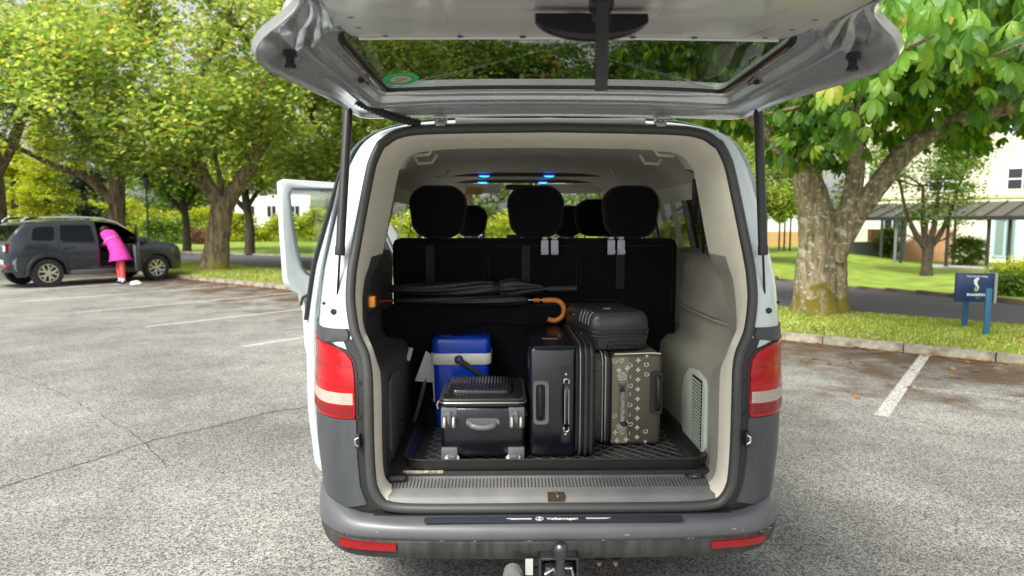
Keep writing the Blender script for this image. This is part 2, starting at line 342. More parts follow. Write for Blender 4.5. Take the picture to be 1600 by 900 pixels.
# cracks in the tarmac
CRK = mat('crack_dark', (.06, .058, .054), .95)
def crack(name, pts, wd, seed, z=.0025):
    P = catmull([onZ(a, b, 0) for a, b in pts], 14); V = []; rnd = random.Random(seed)
    for i, p in enumerate(P):
        d = (P[min(i + 1, len(P) - 1)] - P[max(i - 1, 0)]).normalized(); s = Vector((-d.y, d.x, 0)); j = s * rnd.uniform(-.012, .012); ww = wd * rnd.uniform(.4, 1.3)
        V += [(*(p + j - s * ww)[:2], z), (*(p + j + s * ww)[:2], z)]
    tag(put(name, fastmesh(name, V, [(2 * i, 2 * i + 2, 2 * i + 3, 2 * i + 1) for i in range(len(P) - 1)], CRK)), kind='structure')
crack('tarmac_crack', [(-60, 780), (0, 762), (80, 738), (150, 718), (240, 688), (330, 668), (420, 645), (490, 636)], .006, 5)
crack('tarmac_crack', [(-20, 575), (60, 600), (140, 640), (215, 684), (262, 730)], .004, 6)
# fallen leaves along the kerb
def scatter_leaves(name, pts, size, m, rs, up=.9):
    n = len(pts); rng = np.random.RandomState(rs); a = rng.rand(n) * 2 * pi; s = size * rng.uniform(.6, 1.3, n); tl = rng.uniform(-.35, .35, (n, 2))
    u = np.stack([np.cos(a), np.sin(a), tl[:, 0]], 1) * s[:, None] * .5; v = np.stack([-np.sin(a), np.cos(a), tl[:, 1]], 1) * s[:, None] * .34
    P = np.asarray(pts); V = np.stack([P - u, P - v * 1, P + u, P + v], 1).reshape(-1, 3); V[:, 2] = np.maximum(V[:, 2], P.repeat(4, 0)[:, 2] - .002)
    return put(name, fastmesh(name, V, np.arange(4 * n).reshape(-1, 4), m))
FALL = leafmat('fallen_leaf', [(.35, .10, .02), (.22, .07, .02), (.42, .22, .04), (.12, .05, .02)], trans=.1)
rng = np.random.RandomState(4); pts = []
for i in range(1500):
    t = rng.uniform(-26, 5); n = 7.36 - abs(rng.normal(0, .12)) - (rng.rand() < .35) * abs(rng.normal(0, .9)); x, y = xy(n, t); pts.append((x, y, .008))
for i in range(260):
    t = rng.uniform(-20, 5); n = rng.uniform(7.6, 10.2); x, y = xy(n, t); pts.append((x, y, .115))
tag(scatter_leaves('fallen_leaves', pts, .075, FALL, 5), 'orange and brown fallen leaves gathered in the gutter along the car park kerb', 'leaves', kind='stuff')
# grass blades
def grass(name, N, nf, tr, h, seed, m, z0):
    rng = np.random.RandomState(seed); t = rng.uniform(*tr, N); n = nf(t, rng)
    x = .634 * n + .773 * t; y = .773 * n - .634 * t; z = np.array([gz(a, b) for a, b in zip(x, y)]) + z0
    a = rng.rand(N) * 2 * pi; hh = h * rng.uniform(.4, 1.3, N); wd = .006 + .004 * rng.rand(N)
    P = np.stack([x, y, z], 1); s = np.stack([np.cos(a) * wd, np.sin(a) * wd, 0 * a], 1); l = np.stack([np.cos(a + 1.3) * hh * .5, np.sin(a + 1.3) * hh * .5, hh], 1)
    V = np.stack([P - s, P + s, P + l], 1).reshape(-1, 3)
    return tag(put(name, fastmesh(name, V, np.arange(3 * N).reshape(-1, 3), m)), 'short bright mown grass' + (' on the verge beside the kerb' if z0 > .06 else ' on the lawn beyond the road'), 'grass', kind='stuff')
BLADE = leafmat('grass_blade', [(.14, .22, .02), (.26, .34, .035), (.36, .42, .05), (.42, .40, .10)], trans=.4)
grass('verge_grass', 70000, lambda t, r: 7.52 + r.rand(len(t)) * (np.interp(t, [-40, -20, 1, 4, 8, 14], [10.9, 10.9, 10.4, 9.8, 8.9, 8.2]) - 7.55), (-9, 5), .032, 8, BLADE, .085)
grass('verge_grass', 30000, lambda t, r: 7.52 + r.rand(len(t)) * 3.3, (-26, -9), .06, 9, BLADE, .085)

# ------------------------------------------------------------------ trees
BARK1 = bark('lichened_bark', (.12, .09, .05), (.38, .31, .19), (.50, .47, .38), ((.17, .14, .015), -.1, 1.2))
BARK2 = bark('mossy_brown_bark', (.045, .032, .02), (.30, .225, .14), None, ((.25, .22, .02), -.6, 1.3), .7)
BARK3 = bark('dark_bark', (.02, .016, .012), (.07, .055, .035), None, None, 1)
def trunk_tube(mm, pts, rad, n=14, seed=0, gn=.12, sub=6):
    P = catmull(pts, sub); m = len(P); R = [interp(i / (m - 1) * (len(rad) - 1), range(len(rad)), rad) for i in range(m)]
    mm.tube(P, R, n)
    b = len(mm.v) - n * m
    for i in range(m):
        for k in range(n):
            v = Vector(mm.v[b + i * n + k]); c = P[i]; d = v - c
            q = noise.noise(Vector((seed + v.x * 1.7, v.y * 1.7, v.z * .8))) + .5 * noise.noise(Vector((v.x * 6, v.y * 6 + seed, v.z * 2)))
            mm.v[b + i * n + k] = tuple(c + d * (1 + gn * q * 1.6))
def branch_tree(mm, start, dirn, length, r, depth, rnd, spread=.6, up=.15):
    p = Vector(start); d = Vector(dirn).normalized(); pts = [p.copy()]; seg = 4; tips = []
    for i in range(seg):
        d = (d + Vector((rnd.uniform(-1, 1), rnd.uniform(-1, 1), rnd.uniform(-.6, .8) + up)) * .22).normalized(); p = p + d * length / seg; pts.append(p.copy())
    mm.tube(catmull(pts, 2), [lerp(r, r * .45, i / (seg * 2)) for i in range(seg * 2 + 1)], 6 if depth < 2 else 8)
    tips += pts[2:]
    if depth > 0:
        for i in range(rnd.choice((2, 3, 3))):
            a = pts[rnd.choice((2, 3, 4))]; dd = (d + Vector((rnd.uniform(-1, 1), rnd.uniform(-1, 1), rnd.uniform(-.5, .7))) * spread * 1.5)
            tips += branch_tree(mm, a, dd, length * .66, r * .5, depth - 1, rnd, spread, up)
    return tips
def leaves(name, centers, N, rad, size, m, seed, parent=None, flat=.55, aspect=.62, zmin=None):
    rng = np.random.RandomState(seed); C = np.asarray([tuple(c) for c in centers]); k = rng.randint(0, len(C), N)
    cr = rng.uniform(.5, 1.25, len(C))[k]
    P = C[k] + rng.normal(0, 1, (N, 3)) * (rad * cr)[:, None] * np.array([1, 1, flat]) * .6
    if zmin is not None: P = P[P[:, 2] > zmin]; N = len(P)
    a = rng.rand(N) * 2 * pi; nrm = rng.normal(0, .55, (N, 3)); nrm[:, 2] += 1; nrm /= np.linalg.norm(nrm, axis=1)[:, None]
    d = np.stack([np.cos(a), np.sin(a), rng.uniform(-.9, .1, N)], 1); d -= nrm * (d * nrm).sum(1)[:, None]; d /= np.linalg.norm(d, axis=1)[:, None] + 1e-9
    s = np.cross(nrm, d); sz = size * rng.uniform(.55, 1.3, N)[:, None]
    V = np.stack([P, P + d * sz * .45 + s * sz * aspect * .5 + nrm * sz * .08, P + d * sz, P + d * sz * .45 - s * sz * aspect * .5 + nrm * sz * .08], 1).reshape(-1, 3)
    me = fastmesh(name, V, np.arange(4 * N).reshape(-1, 4), m)
    return put(name, me, parent)
LEAF_Y = leafmat('autumn_yellow_green_leaf', [(.08, .16, .035), (.17, .28, .06), (.28, .39, .085), (.40, .49, .12), (.52, .48, .11), (.34, .17, .05)], [0, .18, .48, .80, .965, 1], trans=.6)
LEAF_M = leafmat('mid_green_leaf', [(.04, .10, .015), (.08, .17, .022), (.15, .25, .03), (.26, .32, .04)], trans=.45)
LEAF_D = leafmat('dark_conifer_leaf', [(.01, .03, .015), (.025, .055, .03), (.04, .08, .05)], trans=.15)
LEAF_B = leafmat('golden_leaf', [(.16, .26, .02), (.33, .40, .03), (.48, .46, .04)], trans=.45)
def tree(name, label, base, trunk, rad, limbs, crown, N, size, lm, bm, seed, group, cz=None, crad=.8, dens=260, depth=2, ll=2.2, lr=.10):
    root = empty(name, base, 0, label, 'tree', group); rnd = random.Random(seed); mm = M(); B = Vector(base)
    trunk_tube(mm, [Vector(p) - B for p in trunk], rad, 16, seed)
    for pts, r in limbs: trunk_tube(mm, [Vector(p) - B for p in pts], r, 10, seed + 3, .1, 5)
    ends = [(Vector(trunk[-1]) - B, rad[-1])] + [(Vector(p[-1]) - B, r[-1]) for p, r in limbs]; tips = []
    for e, r in ends:
        for k in range(3 if depth else 0):
            dd = Vector((rnd.uniform(-1, 1), rnd.uniform(-1, 1), rnd.uniform(.1, .9))); tips += branch_tree(mm, e, dd, ll, min(r, lr), depth, rnd)
    mm.obj('trunk', bm, root, 60)
    cs = []
    while len(cs) < dens:
        c, rr = rnd.choice(crown); v = Vector((rnd.gauss(0, 1), rnd.gauss(0, 1), rnd.gauss(0, 1))).normalized() * (rnd.random() ** .42)
        p = Vector((c[0] + v.x * rr[0], c[1] + v.y * rr[1], c[2] + v.z * rr[2])) - B
        if noise.noise(p * .45 + Vector((seed, 0, 0))) > -.02: cs.append(p)
    cs += [t for t in tips if rnd.random() < .5]
    leaves('crown', cs, N, crad, size, lm, seed, root, zmin=(cz - B.z) if cz else None)
    return root
G1 = 'big autumn trees along the verge and road'
c0 = Vector((-9.45, 19.9, .08))
tree('sycamore_tree', 'thick leaning tree with yellow mossy foot on the verge right of the dark car', c0,
     [c0, c0 + Vector((.12, 0, .9)), c0 + Vector((.3, 0, 1.7)), c0 + Vector((.35, 0, 2.3))], [.45, .36, .34, .35],
     [([c0 + Vector((.4, 0, 2.0)), c0 + Vector((.95, -.1, 2.8)), c0 + Vector((1.5, -.2, 3.6)), c0 + Vector((1.75, -.3, 5.2)), c0 + Vector((2.1, 0, 6.5))], [.28, .24, .19, .14, .1]),
      ([c0 + Vector((.25, 0, 2.2)), c0 + Vector((-.2, -.1, 2.9)), c0 + Vector((-.45, 0, 3.9)), c0 + Vector((-.8, .4, 5.6))], [.3, .24, .2, .12])],
     [((-9.2, 19.3, 6.4), (4.0, 3.6, 3.0)), ((-7.6, 20, 6.8), (3.0, 3, 3.0)), ((-9.5, 18, 4.6), (2.2, 2, 1.0))], 27000, .19, LEAF_Y, BARK2, 11, G1, cz=2.9, crad=.85, dens=330)
d0 = Vector((-13.2, 21, .06))
tree('sycamore_tree', 'dark forked tree rising just behind the roof of the dark car', d0,
     [d0, d0 + Vector((.05, 0, 1.2)), d0 + Vector((.15, 0, 2.4)), d0 + Vector((.2, 0, 4.0))], [.34, .26, .25, .22],
     [([d0 + Vector((.1, 0, 2.1)), d0 + Vector((-.7, -.1, 3.0)), d0 + Vector((-1.7, -.2, 3.4)), d0 + Vector((-3.0, -.4, 4.1))], [.18, .15, .11, .07]),
      ([d0 + Vector((.15, 0, 3)), d0 + Vector((.5, 0, 4.4)), d0 + Vector((.9, -.3, 6))], [.2, .16, .1])],
     [((-13.6, 19.6, 6.6), (4.3, 3.6, 3.4)), ((-13, 17, 5.6), (3.4, 2.4, 1.8)), ((-11.5, 19.5, 4.2), (1.6, 1.6, .9))], 29000, .18, LEAF_Y, BARK2, 12, G1, cz=2.9, crad=.8, dens=360)
e0 = Vector((-16.6, 20.3, .06))
tree('sycamore_tree', 'upright dark trunk at the left edge behind the rear of the dark car', e0,
     [e0, e0 + Vector((.0, 0, 1.2)), e0 + Vector((.05, 0, 2.6)), e0 + Vector((0, 0, 4.6))], [.34, .27, .25, .2],
     [([e0 + Vector((0, 0, 2.9)), e0 + Vector((.9, -.3, 4)), e0 + Vector((1.6, -.6, 5.2))], [.15, .12, .08])],
     [((-17.4, 19, 6.8), (4.2, 3.6, 3.7)), ((-16.4, 16.5, 5.2), (3, 2, 1.8)), ((-19, 18, 4.4), (2, 2, 1.2))], 27000, .18, LEAF_Y, BARK2, 13, G1, cz=2.7, crad=.8, dens=340)
f0 = Vector((-5.6, 23.5, .0))
tree('sycamore_tree', 'brown tree standing behind the open front door of the van', f0,
     [f0, f0 + Vector((.05, 0, 1.2)), f0 + Vector((0, 0, 3)), f0 + Vector((.3, 0, 5.0))], [.32, .24, .22, .16],
     [([f0 + Vector((0, 0, 3)), f0 + Vector((-.9, 0, 4.2)), f0 + Vector((-1.5, -.4, 5.6))], [.16, .12, .08])],
     [((-5.6, 22.5, 5.9), (3.6, 3.2, 2.7)), ((-7, 24, 5), (3, 2.6, 2)), ((-3.2, 22, 7), (3.2, 3, 3)), ((-6.2, 22, 3.7), (1.6, 1.5, .8))], 27000, .20, LEAF_Y, BARK2, 14, G1, cz=2.75, crad=.85, dens=320)
for i, (px, D, lab, th) in enumerate([(388, 32, 'slim tree with forked top on the far lawn left of the open van door', .22), (290, 36, 'slim straight tree on the far lawn between the dark car and the mossy leaning tree', .2)]):
    p = onY(px, 350, D); b = Vector((p.x, p.y, .05))
    tree('young_tree', lab, b, [b, b + Vector((.05, 0, 1.5)), b + Vector((-.1, 0, 2.8)), b + Vector((-.1, 0, 4.5))], [th * 1.2, th * .9, th * .85, th * .5],
         [([b + Vector((0, 0, 2.1)), b + Vector((-.8, 0, 3.0)), b + Vector((-1.4, 0, 4.2))], [.15, .11, .06]), ([b + Vector((0, 0, 2.4)), b + Vector((.7, 0, 3.4)), b + Vector((1.4, 0, 4.8))], [.13, .09, .05])],
         [((b.x, b.y, 6.6), (3.0, 2.6, 3.0)), ((b.x, b.y, 4.2), (1.8, 1.6, .9))], 15000, .26, LEAF_M if i else LEAF_Y, BARK3, 20 + i, 'slim trees on the far lawn', cz=2.9, crad=.9, dens=140, depth=1)
for i, (x, y, lab) in enumerate([(-1.6, 27.5, 'tall tree ahead of the van seen through the left of the tailgate glass'), (4.6, 29, 'tall tree ahead of the van seen through the right of the tailgate glass')]):
    b = Vector((x, y, gz(x, y)))
    tree('lime_tree', lab, b, [b, b + Vector((.05, 0, 1.5)), b + Vector((0, 0, 3.2)), b + Vector((0, 0, 6))], [.35, .27, .25, .18],
         [([b + Vector((0, 0, 3)), b + Vector((-1, 0, 4.4)), b + Vector((-2, 0, 6))], [.16, .12, .07]), ([b + Vector((0, 0, 3.4)), b + Vector((1.1, 0, 4.6)), b + Vector((2.1, 0, 6.4))], [.16, .12, .07])],
         [((x, y, 7.6), (4.4, 3.4, 3.6)), ((x, y, 4.9), (3.2, 2.6, 1.2))], 26000, .26, LEAF_M, BARK2, 80 + i, 'tall trees ahead of the van', cz=3.4, crad=.95, dens=230)
def conifer(name, label, x, y, h, r, m, seed, N, size, z0=.2):
    root = empty(name, (x, y, .03), 0, label, 'tree', None); rnd = random.Random(seed); mm = M(); mm.tube([(0, 0, 0), (0, 0, h * .5), (0, 0, h * .97)], [r * .1, r * .06, .02], 8); mm.obj('trunk', BARK3, root, 60)
    cs = []
    for i in range(int(N / 60)):
        q = rnd.random() ** .8; z = z0 + (h - z0) * q; rr = r * (1 - q) ** .7 * rnd.uniform(.5, 1.05) * (.8 + .35 * sin(z * 5)); a = rnd.random() * 2 * pi; cs.append((rr * cos(a), rr * sin(a), z - rr * .1))
    leaves('crown', cs, N, .38, size, m, seed, root, flat=.3); return root
p = onY(76, 350, 28); conifer('golden_conifer', 'bright golden layered conifer behind the roof rails of the dark car', p.x, p.y, 6.5, 1.9, LEAF_B, 31, 14000, .15)
p = onY(133, 350, 32); conifer('dark_conifer', 'dark blue-green conifer beside the golden one behind the dark car', p.x, p.y, 7, 2.0, LEAF_D, 32, 12000, .17)
p = onY(25, 350, 40); conifer('golden_conifer', 'yellow-green conifer half hidden at the left edge behind the dark car', p.x, p.y, 6.5, 3.0, LEAF_B, 33, 9000, .22)
# hedge, shrubs and far trees beyond the lawn
def hedge(name, label, x0, x1, y0, y1, hf, N, size, m, seed, cat='hedge'):
    root = empty(name, ((x0 + x1) / 2, (y0 + y1) / 2, 0), 0, label, cat); rng = np.random.RandomState(seed)
    xs = rng.uniform(x0, x1, N // 50); cs = []
    for x in xs:
        h = hf(x); q = rng.rand(); y = rng.uniform(y0, y1) if q > .5 else y0 + rng.rand() * .4; z = h * (rng.rand() ** .6 if q < .5 else rng.uniform(.8, 1.02)); cs.append((x - root.location.x, y - root.location.y, gz(x, y) + z))
    leaves('foliage', cs, N, .5, size, m, seed, root, flat=.7)
    mm = M(); n = max(4, int((x1 - x0) / 1.2))
    mm.rings([[(lerp(x0, x1, i / n) - root.location.x, y - root.location.y, z * hf(lerp(x0, x1, i / n)) * .82) for y, z in ((y0 + .35, 0), (y0 + .4, .8), ((y0 + y1) / 2, 1), (y1 - .4, .8), (y1 - .3, 0))] for i in range(n + 1)], False)
    mm.obj('branches', m, root, 60); return root
hedge('golden_hedge', 'long golden hedge at the far side of the lawn behind the slim trees', -48, -14, 56, 59, lambda x: 3.0 + .5 * sin(x * .7) + .4 * sin(x * 1.9) - 1.0 * sstep((x + 32) / 7), 34000, .26, LEAF_B, 41)
hedge('green_hedge', 'green and golden shrubs at the far side of the lawn straight ahead of the van', -13, 22, 52, 55, lambda x: 2.1 + .5 * sin(x * .8) + .3 * sin(x * 2.3), 22000, .26, LEAF_B, 42)
p = onY(262, 360, 50); hedge('round_shrub', 'round dark green shrub at the foot of the golden hedge', p.x - 2, p.x + 1.2, 50, 52, lambda x: 1.7, 5000, .2, LEAF_M, 43, 'shrub')
REDL = leafmat('red_leaf', [(.10, .05, .03), (.22, .07, .05), (.10, .14, .03)], trans=.3)
p = onY(304, 366, 49); hedge('red_shrub', 'small red-leaved shrub seen between the two left trunks', p.x - .5, p.x + .5, 49, 50.0, lambda x: .9, 1500, .16, REDL, 44, 'shrub')
def treeline(name, x0, x1, y, h0, h1, N, size, m, seed):
    rng = np.random.RandomState(seed); cs = []
    for i in range(N // 70):
        x = rng.uniform(x0, x1); top = lerp(h0, h1, .5 + .5 * noise.noise(Vector((x * .09, seed, 0))) * 1.6); z = top * rng.rand() ** .75; cs.append((x, y + rng.uniform(-3, 3) + (x * x) * 0.0, z))
    o = leaves(name, cs, N, 1.9, size, m, seed, None, flat=.6); return tag(o, 'far trees merging into one dark green mass behind the ' + ('open car park far to the left' if x1 < -90 else 'left hedge' if x1 < 0 else 'lawn ahead of the van' if x1 < 40 else 'buildings on the right'), 'trees', kind='stuff')
treeline('far_trees', -95, -26, 76, 5, 10, 24000, .7, LEAF_M, 51)
treeline('far_trees', -190, -92, 60, 6, 13, 20000, .9, LEAF_M, 54)
treeline('far_trees', -24, 22, 80, 12, 20, 22000, .7, LEAF_M, 52)
treeline('far_trees', 24, 90, 84, 12, 22, 22000, .7, LEAF_M, 53)
# ------------------------------------------------------------------ horse chestnut on the right
def pleaf(rnd, n=7, L=.2, droop=.5):
    """one compound leaf: stalk at the origin, leaflets spreading along +x, drooping to -z"""
    mm = M()
    for k in range(n):
        a = (k - (n - 1) / 2) * (1.9 * pi / 2 / n * 1.25) + rnd.uniform(-.07, .07); l = L * (1 - .34 * abs(k - (n - 1) / 2) / ((n - 1) / 2)) * rnd.uniform(.9, 1.1); wd = l * .20
        prof = [(0, .0, 0), (.3, .42, -.02), (.58, .88, -.06), (.78, 1.0, -.14), (.93, .55, -.22), (1.0, .0, -.28)]
        cl = []; lf = []; rt = []
        for u, w_, dz in prof:
            z = dz * l * droop * 1.6 - u * u * l * droop * .5
            cl.append(Vector((u * l, 0, z))); lf.append(Vector((u * l, wd * w_, z + .18 * wd * w_))); rt.append(Vector((u * l, -wd * w_, z + .18 * wd * w_)))
        R = Matrix.Rotation(a, 4, 'Z') @ Matrix.Rotation(rnd.uniform(-.1, .25) + .25 * abs(a), 4, 'Y')
        vs = [cl[0]] + [p for i in range(1, 5) for p in (lf[i], cl[i], rt[i])] + [cl[5]]
        fs = [(0, 2, 1), (0, 3, 2)]
        for i in range(3):
            b = 1 + 3 * i; fs += [(b, b + 1, b + 4, b + 3), (b + 1, b + 2, b + 5, b + 4)]
        b = 10; fs += [(b, b + 1, 13), (b + 1, b + 2, 13)]
        mm.add(vs, fs, 0, R)
    mm.add([(0, -.003, 0), (0, .003, 0), (-.16, .003, .02), (-.16, -.003, .02)], [(0, 1, 2, 3)]); return mm
CH1 = leafmat('chestnut_leaf', [(.045, .14, .014), (.08, .21, .02), (.13, .29, .03), (.20, .37, .045), (.30, .46, .07), (.46, .46, .05)], [0, .25, .5, .75, .94, 1], trans=.5, obj_random=True, gloss=.07, blotch=((.28, .17, .04), 9, .66))
CH2 = leafmat('chestnut_leaf_mass', [(.035, .11, .010), (.06, .16, .014), (.11, .24, .02), (.21, .33, .03), (.36, .40, .04)], [0, .3, .6, .9, 1], trans=.52, gloss=.06)
YEL = leafmat('yellow_leaf', [(.55, .38, .03), (.5, .42, .05)], trans=.4, obj_random=True, blotch=((.45, .16, .02), 14, .56))
b0 = Vector((5.13, 8.85, .06)); chest = empty('horse_chestnut_tree', b0, 0, 'big horse chestnut with pale forked trunk and large hand-shaped leaves right of the van', 'tree')
mm = M()
def T_(pts, R, n=18, sd=7, g=.13): trunk_tube(mm, [onY(a, b, y) - b0 for a, b, y in pts], R, n, sd, g, 7)
trunk_tube(mm, [Vector((-.02, 0, 0)), Vector((-.03, 0, .25)), Vector((-.05, 0, .8)), Vector((-.05, 0, 1.35)), Vector((-.16, 0, 1.9)), Vector((-.34, .02, 2.6)), Vector((-.38, .1, 3.6)), Vector((-.5, .2, 5.5))], [.44, .35, .335, .32, .25, .20, .16, .10], 22, 7, .10, 8)
trunk_tube(mm, [Vector((.33, -.05, 0)), Vector((.29, -.06, .3)), Vector((.27, -.05, .9)), Vector((.22, -.06, 1.35)), Vector((.3, -.1, 1.7))], [.20, .16, .16, .18, .17], 14, 9, .1, 6)
T_([(1296, 400, 8.75), (1318, 350, 8.7), (1332, 300, 8.65), (1338, 250, 8.6), (1334, 205, 8.55), (1347, 150, 8.5), (1352, 110, 8.5), (1398, 45, 8.4), (1425, -20, 8.3)], [.14, .165, .155, .135, .125, .12, .11, .1, .09], 14, 17, .1)
T_([(1306, 408, 8.7), (1330, 350, 8.6), (1375, 285, 8.5), (1420, 232, 8.4), (1490, 190, 8.2), (1560, 168, 8.0), (1680, 130, 7.7)], [.13, .16, .165, .16, .155, .15, .13], 14, 27, .12)
T_([(1236, 255, 8.9), (1205, 215, 8.9), (1180, 190, 8.8), (1140, 160, 8.7)], [.13, .11, .09, .06], 10, 37, .08)
T_([(1330, 92, 8.5), (1400, 40, 8.3), (1470, 12, 8.0)], [.07, .08, .06], 8, 47, .08)
boughs = [[(5.5, 8, 3.9), (4.2, 5.5, 3.4), (3.2, 3.4, 3.0), (2.7, 2.2, 2.8)], [(6.2, 8, 3.7), (5.0, 5, 3.3), (3.6, 2.6, 2.85)], [(5, 8.5, 3.4), (4.3, 6.5, 3.05), (3.7, 5.2, 2.9)], [(6, 8, 4.2), (4.4, 4.5, 3.9), (2.9, 1.8, 3.4)],
          [(5, 8.5, 3.5), (3.6, 7.4, 3.1), (2.9, 6.4, 2.95)], [(6.5, 7.6, 3.5), (5.8, 5.6, 3.05), (5.2, 4.4, 2.75)], [(4.8, 8.8, 3.0), (4.6, 7.7, 2.75), (4.5, 7.0, 2.6)]]
for bo in boughs: trunk_tube(mm, [Vector(p) - b0 for p in bo], [.05, .025, .012], 6, 3, .05, 5)
mm.obj('trunk', BARK1, chest, 60)
rnd = random.Random(77); base = [pleaf(rnd, 7 if i % 3 else 6, rnd.uniform(.17, .21), rnd.uniform(.35, .8)) for i in range(7)]
lmes = [b.mesh('leaf', CH1, 0) for b in base]; lyel = [b.mesh('leaf', YEL, 0) for b in base[:2]]
cand = []
while len(cand) < 300:
    bo = rnd.choice(boughs + boughs[:3]); P = catmull(bo, 6); i = int(rnd.uniform(.25, 1) * (len(P) - 1)); p = P[i] + Vector((rnd.gauss(0, .30), rnd.gauss(0, .35), rnd.uniform(-.12, .5)))
    if p.y < 1.2 or p.z < 2.35 and p.y < 6: continue
    if 5.2 < p.y and p.x > 5.0 and p.z < 3.1: continue
    x = 780 + (p.x + .195) * 1067 / (p.y + 2.42)
    if x < 1190 or x > 1680: continue
    cand.append(p)
for i, p in enumerate(cand):
    yl = i % 43 == 5; o = put('leaf', rnd.choice(lyel if yl else lmes), chest); o.location = p - b0
    o.rotation_euler = (rnd.gauss(0, .3), rnd.uniform(.25, 1.15), rnd.gauss(-pi / 2 - .3, 1.0)); s = rnd.uniform(.8, 1.3) * (1 if p.y < 5.5 else .9); o.scale = (s, s, s)
# the rest of the crown, joined
V = []; Q = []; T3 = []
bl = [b for b in base[:4]]; arr = [np.array(b.v) for b in bl]; tri = []
for b in bl:
    tt = []
    for f in b.f: tt += [(f[0], f[k], f[k + 1]) for k in range(1, len(f) - 1)]
    tri.append(np.array(tt))
rs = np.random.RandomState(8); off = 0; cr = [((6.2, 8.4, 5.2), (3.0, 2.6, 2.4), 1100), ((4.6, 9.4, 3.9), (1.9, 1.3, .85), 420), ((6.6, 6.6, 4.3), (2.4, 2.6, 1.0), 520), ((4.6, 5.0, 4.5), (2.2, 2.6, .8), 420), ((3.4, 9.3, 4.8), (1.6, 1.4, 1.7), 380), ((5.0, 8.9, 2.95), (.9, .5, .45), 60), ((8.0, 9.9, 3.7), (2.0, .8, .8), 260), ((6.4, 7.4, 4.0), (1.4, 1.0, .4), 90), ((4.62, 8.1, 3.0), (.55, .4, .6), 60)]
for (c, r, n) in cr:
    for i in range(n):
        v = rs.normal(0, 1, 3); v = v / np.linalg.norm(v) * rs.rand() ** .4; p = np.array(c) + v * np.array(r)
        k = rs.randint(4); e = Matrix.Rotation(rs.uniform(0, 2 * pi), 3, 'Z') @ Matrix.Rotation(rs.uniform(.1, 1.1), 3, 'Y'); R = np.array(e) * rs.uniform(.9, 1.4)
        V.append(arr[k] @ R.T + p - np.array(b0)); T3.append(tri[k] + off); off += len(arr[k])
me = fastmesh('crown', np.concatenate(V), np.concatenate(T3), CH2); tag(put('crown', me, chest), kind='stuff')

# ------------------------------------------------------------------ other things on the right
t0 = Gp(1447, 433); mm2 = None
tree('young_tree', 'small dark vase-shaped tree on the lawn in front of the covered walkway', t0, [t0, t0 + Vector((.02, 0, .5)), t0 + Vector((0, 0, 1.1))], [.24, .17, .2],
     [([t0 + Vector((0, 0, 1.0)), t0 + Vector((-.45, 0, 1.6)), t0 + Vector((-.9, 0, 2.5)), t0 + Vector((-1.2, 0, 3.6))], [.13, .09, .07, .04]),
      ([t0 + Vector((0, 0, 1.0)), t0 + Vector((.5, .1, 1.6)), t0 + Vector((.9, .1, 2.6)), t0 + Vector((1.1, 0, 3.6))], [.13, .1, .07, .04]),
      ([t0 + Vector((0, 0, 1.0)), t0 + Vector((-.15, .1, 2.0)), t0 + Vector((-.25, .1, 3.4))], [.13, .09, .05]),
      ([t0 + Vector((0, 0, 1.0)), t0 + Vector((.15, -.1, 2.0)), t0 + Vector((.35, .1, 3.4))], [.15, .1, .05])],
     [((t0.x, t0.y, 4.2), (2.1, 2.0, 1.5)), ((t0.x - .2, t0.y, 2.7), (1.7, 1.5, .7))], 15000, .12, LEAF_M, BARK3, 61, None, cz=1.5, crad=.55, dens=170, depth=2, ll=1.2, lr=.04)
p = onY(1196, 350, 24)
tree('young_tree', 'small leafy tree seen just right of the right gas strut', (p.x, p.y, gz(p.x, p.y)), [Vector((p.x, p.y, -.4)), Vector((p.x, p.y, 1.5)), Vector((p.x, p.y, 3))], [.1, .08, .06], [],
     [((p.x, p.y, 4.6), (2.6, 2.2, 2.6)), ((p.x + .4, p.y, 2.4), (1.2, 1, .6))], 15000, .17, LEAF_Y, BARK3, 62, None, cz=1.5, crad=.6, dens=160, depth=1, ll=1.5)
p = onY(1150, 350, 33)
tree('leafy_tree', 'broad pale green tree standing behind the right corner of the van roof', (p.x, p.y, 0), [Vector((p.x, p.y, 0)), Vector((p.x, p.y, 2.5)), Vector((p.x, p.y, 5))], [.25, .2, .15], [],
     [((p.x - 1, p.y, 6.5), (5, 3.2, 4))], 20000, .26, LEAF_Y, BARK3, 63, None, cz=2.6, crad=1, dens=200, depth=1)
CREAM = mat('cream_render', (.70, .67, .53), .9, var=.05, vscale=1.2, bump=.003)
ROOFM = mat('standing_seam_roof', (.045, .042, .042), .4, .3, var=.1)
POSTM = mat('dark_steel_post', (.035, .04, .045), .45, .4)
POSTL = mat('grey_steel_post', (.22, .24, .26), .45, .4)
def brickmat(name, c1, c2, mortar, sc):
    m = mat(name, c1, .9); t = m.node_tree; L = t.links.new; b = t.nodes['Principled BSDF']; co = t.nodes.new('ShaderNodeTexCoord').outputs['Object']
    mp = t.nodes.new('ShaderNodeMapping'); mp.inputs['Rotation'].default_value = (pi / 2, 0, 0); L(co, mp.inputs[0])
    br = t.nodes.new('ShaderNodeTexBrick'); br.inputs['Scale'].default_value = sc; br.inputs['Color1'].default_value = (*c1, 1); br.inputs['Color2'].default_value = (*c2, 1); br.inputs['Mortar'].default_value = (*mortar, 1)
    L(mp.outputs[0], br.inputs['Vector']); L(br.outputs[0], b.inputs['Base Color']); return m
BRICK = brickmat('orange_brick', (.42, .17, .07), (.52, .26, .12), (.5, .42, .3), 4)
WFR = mat('white_window_frame', (.7, .72, .75), .4); BFR = mat('pale_blue_frame', (.35, .5, .62), .4)
WGL = glass('window_glass', (.12, .14, .15), .9, .02, .7, (.02, .025, .03)); DGL = glass('door_glass', (.5, .6, .6), .9, .02, .45, (.3, .4, .38))
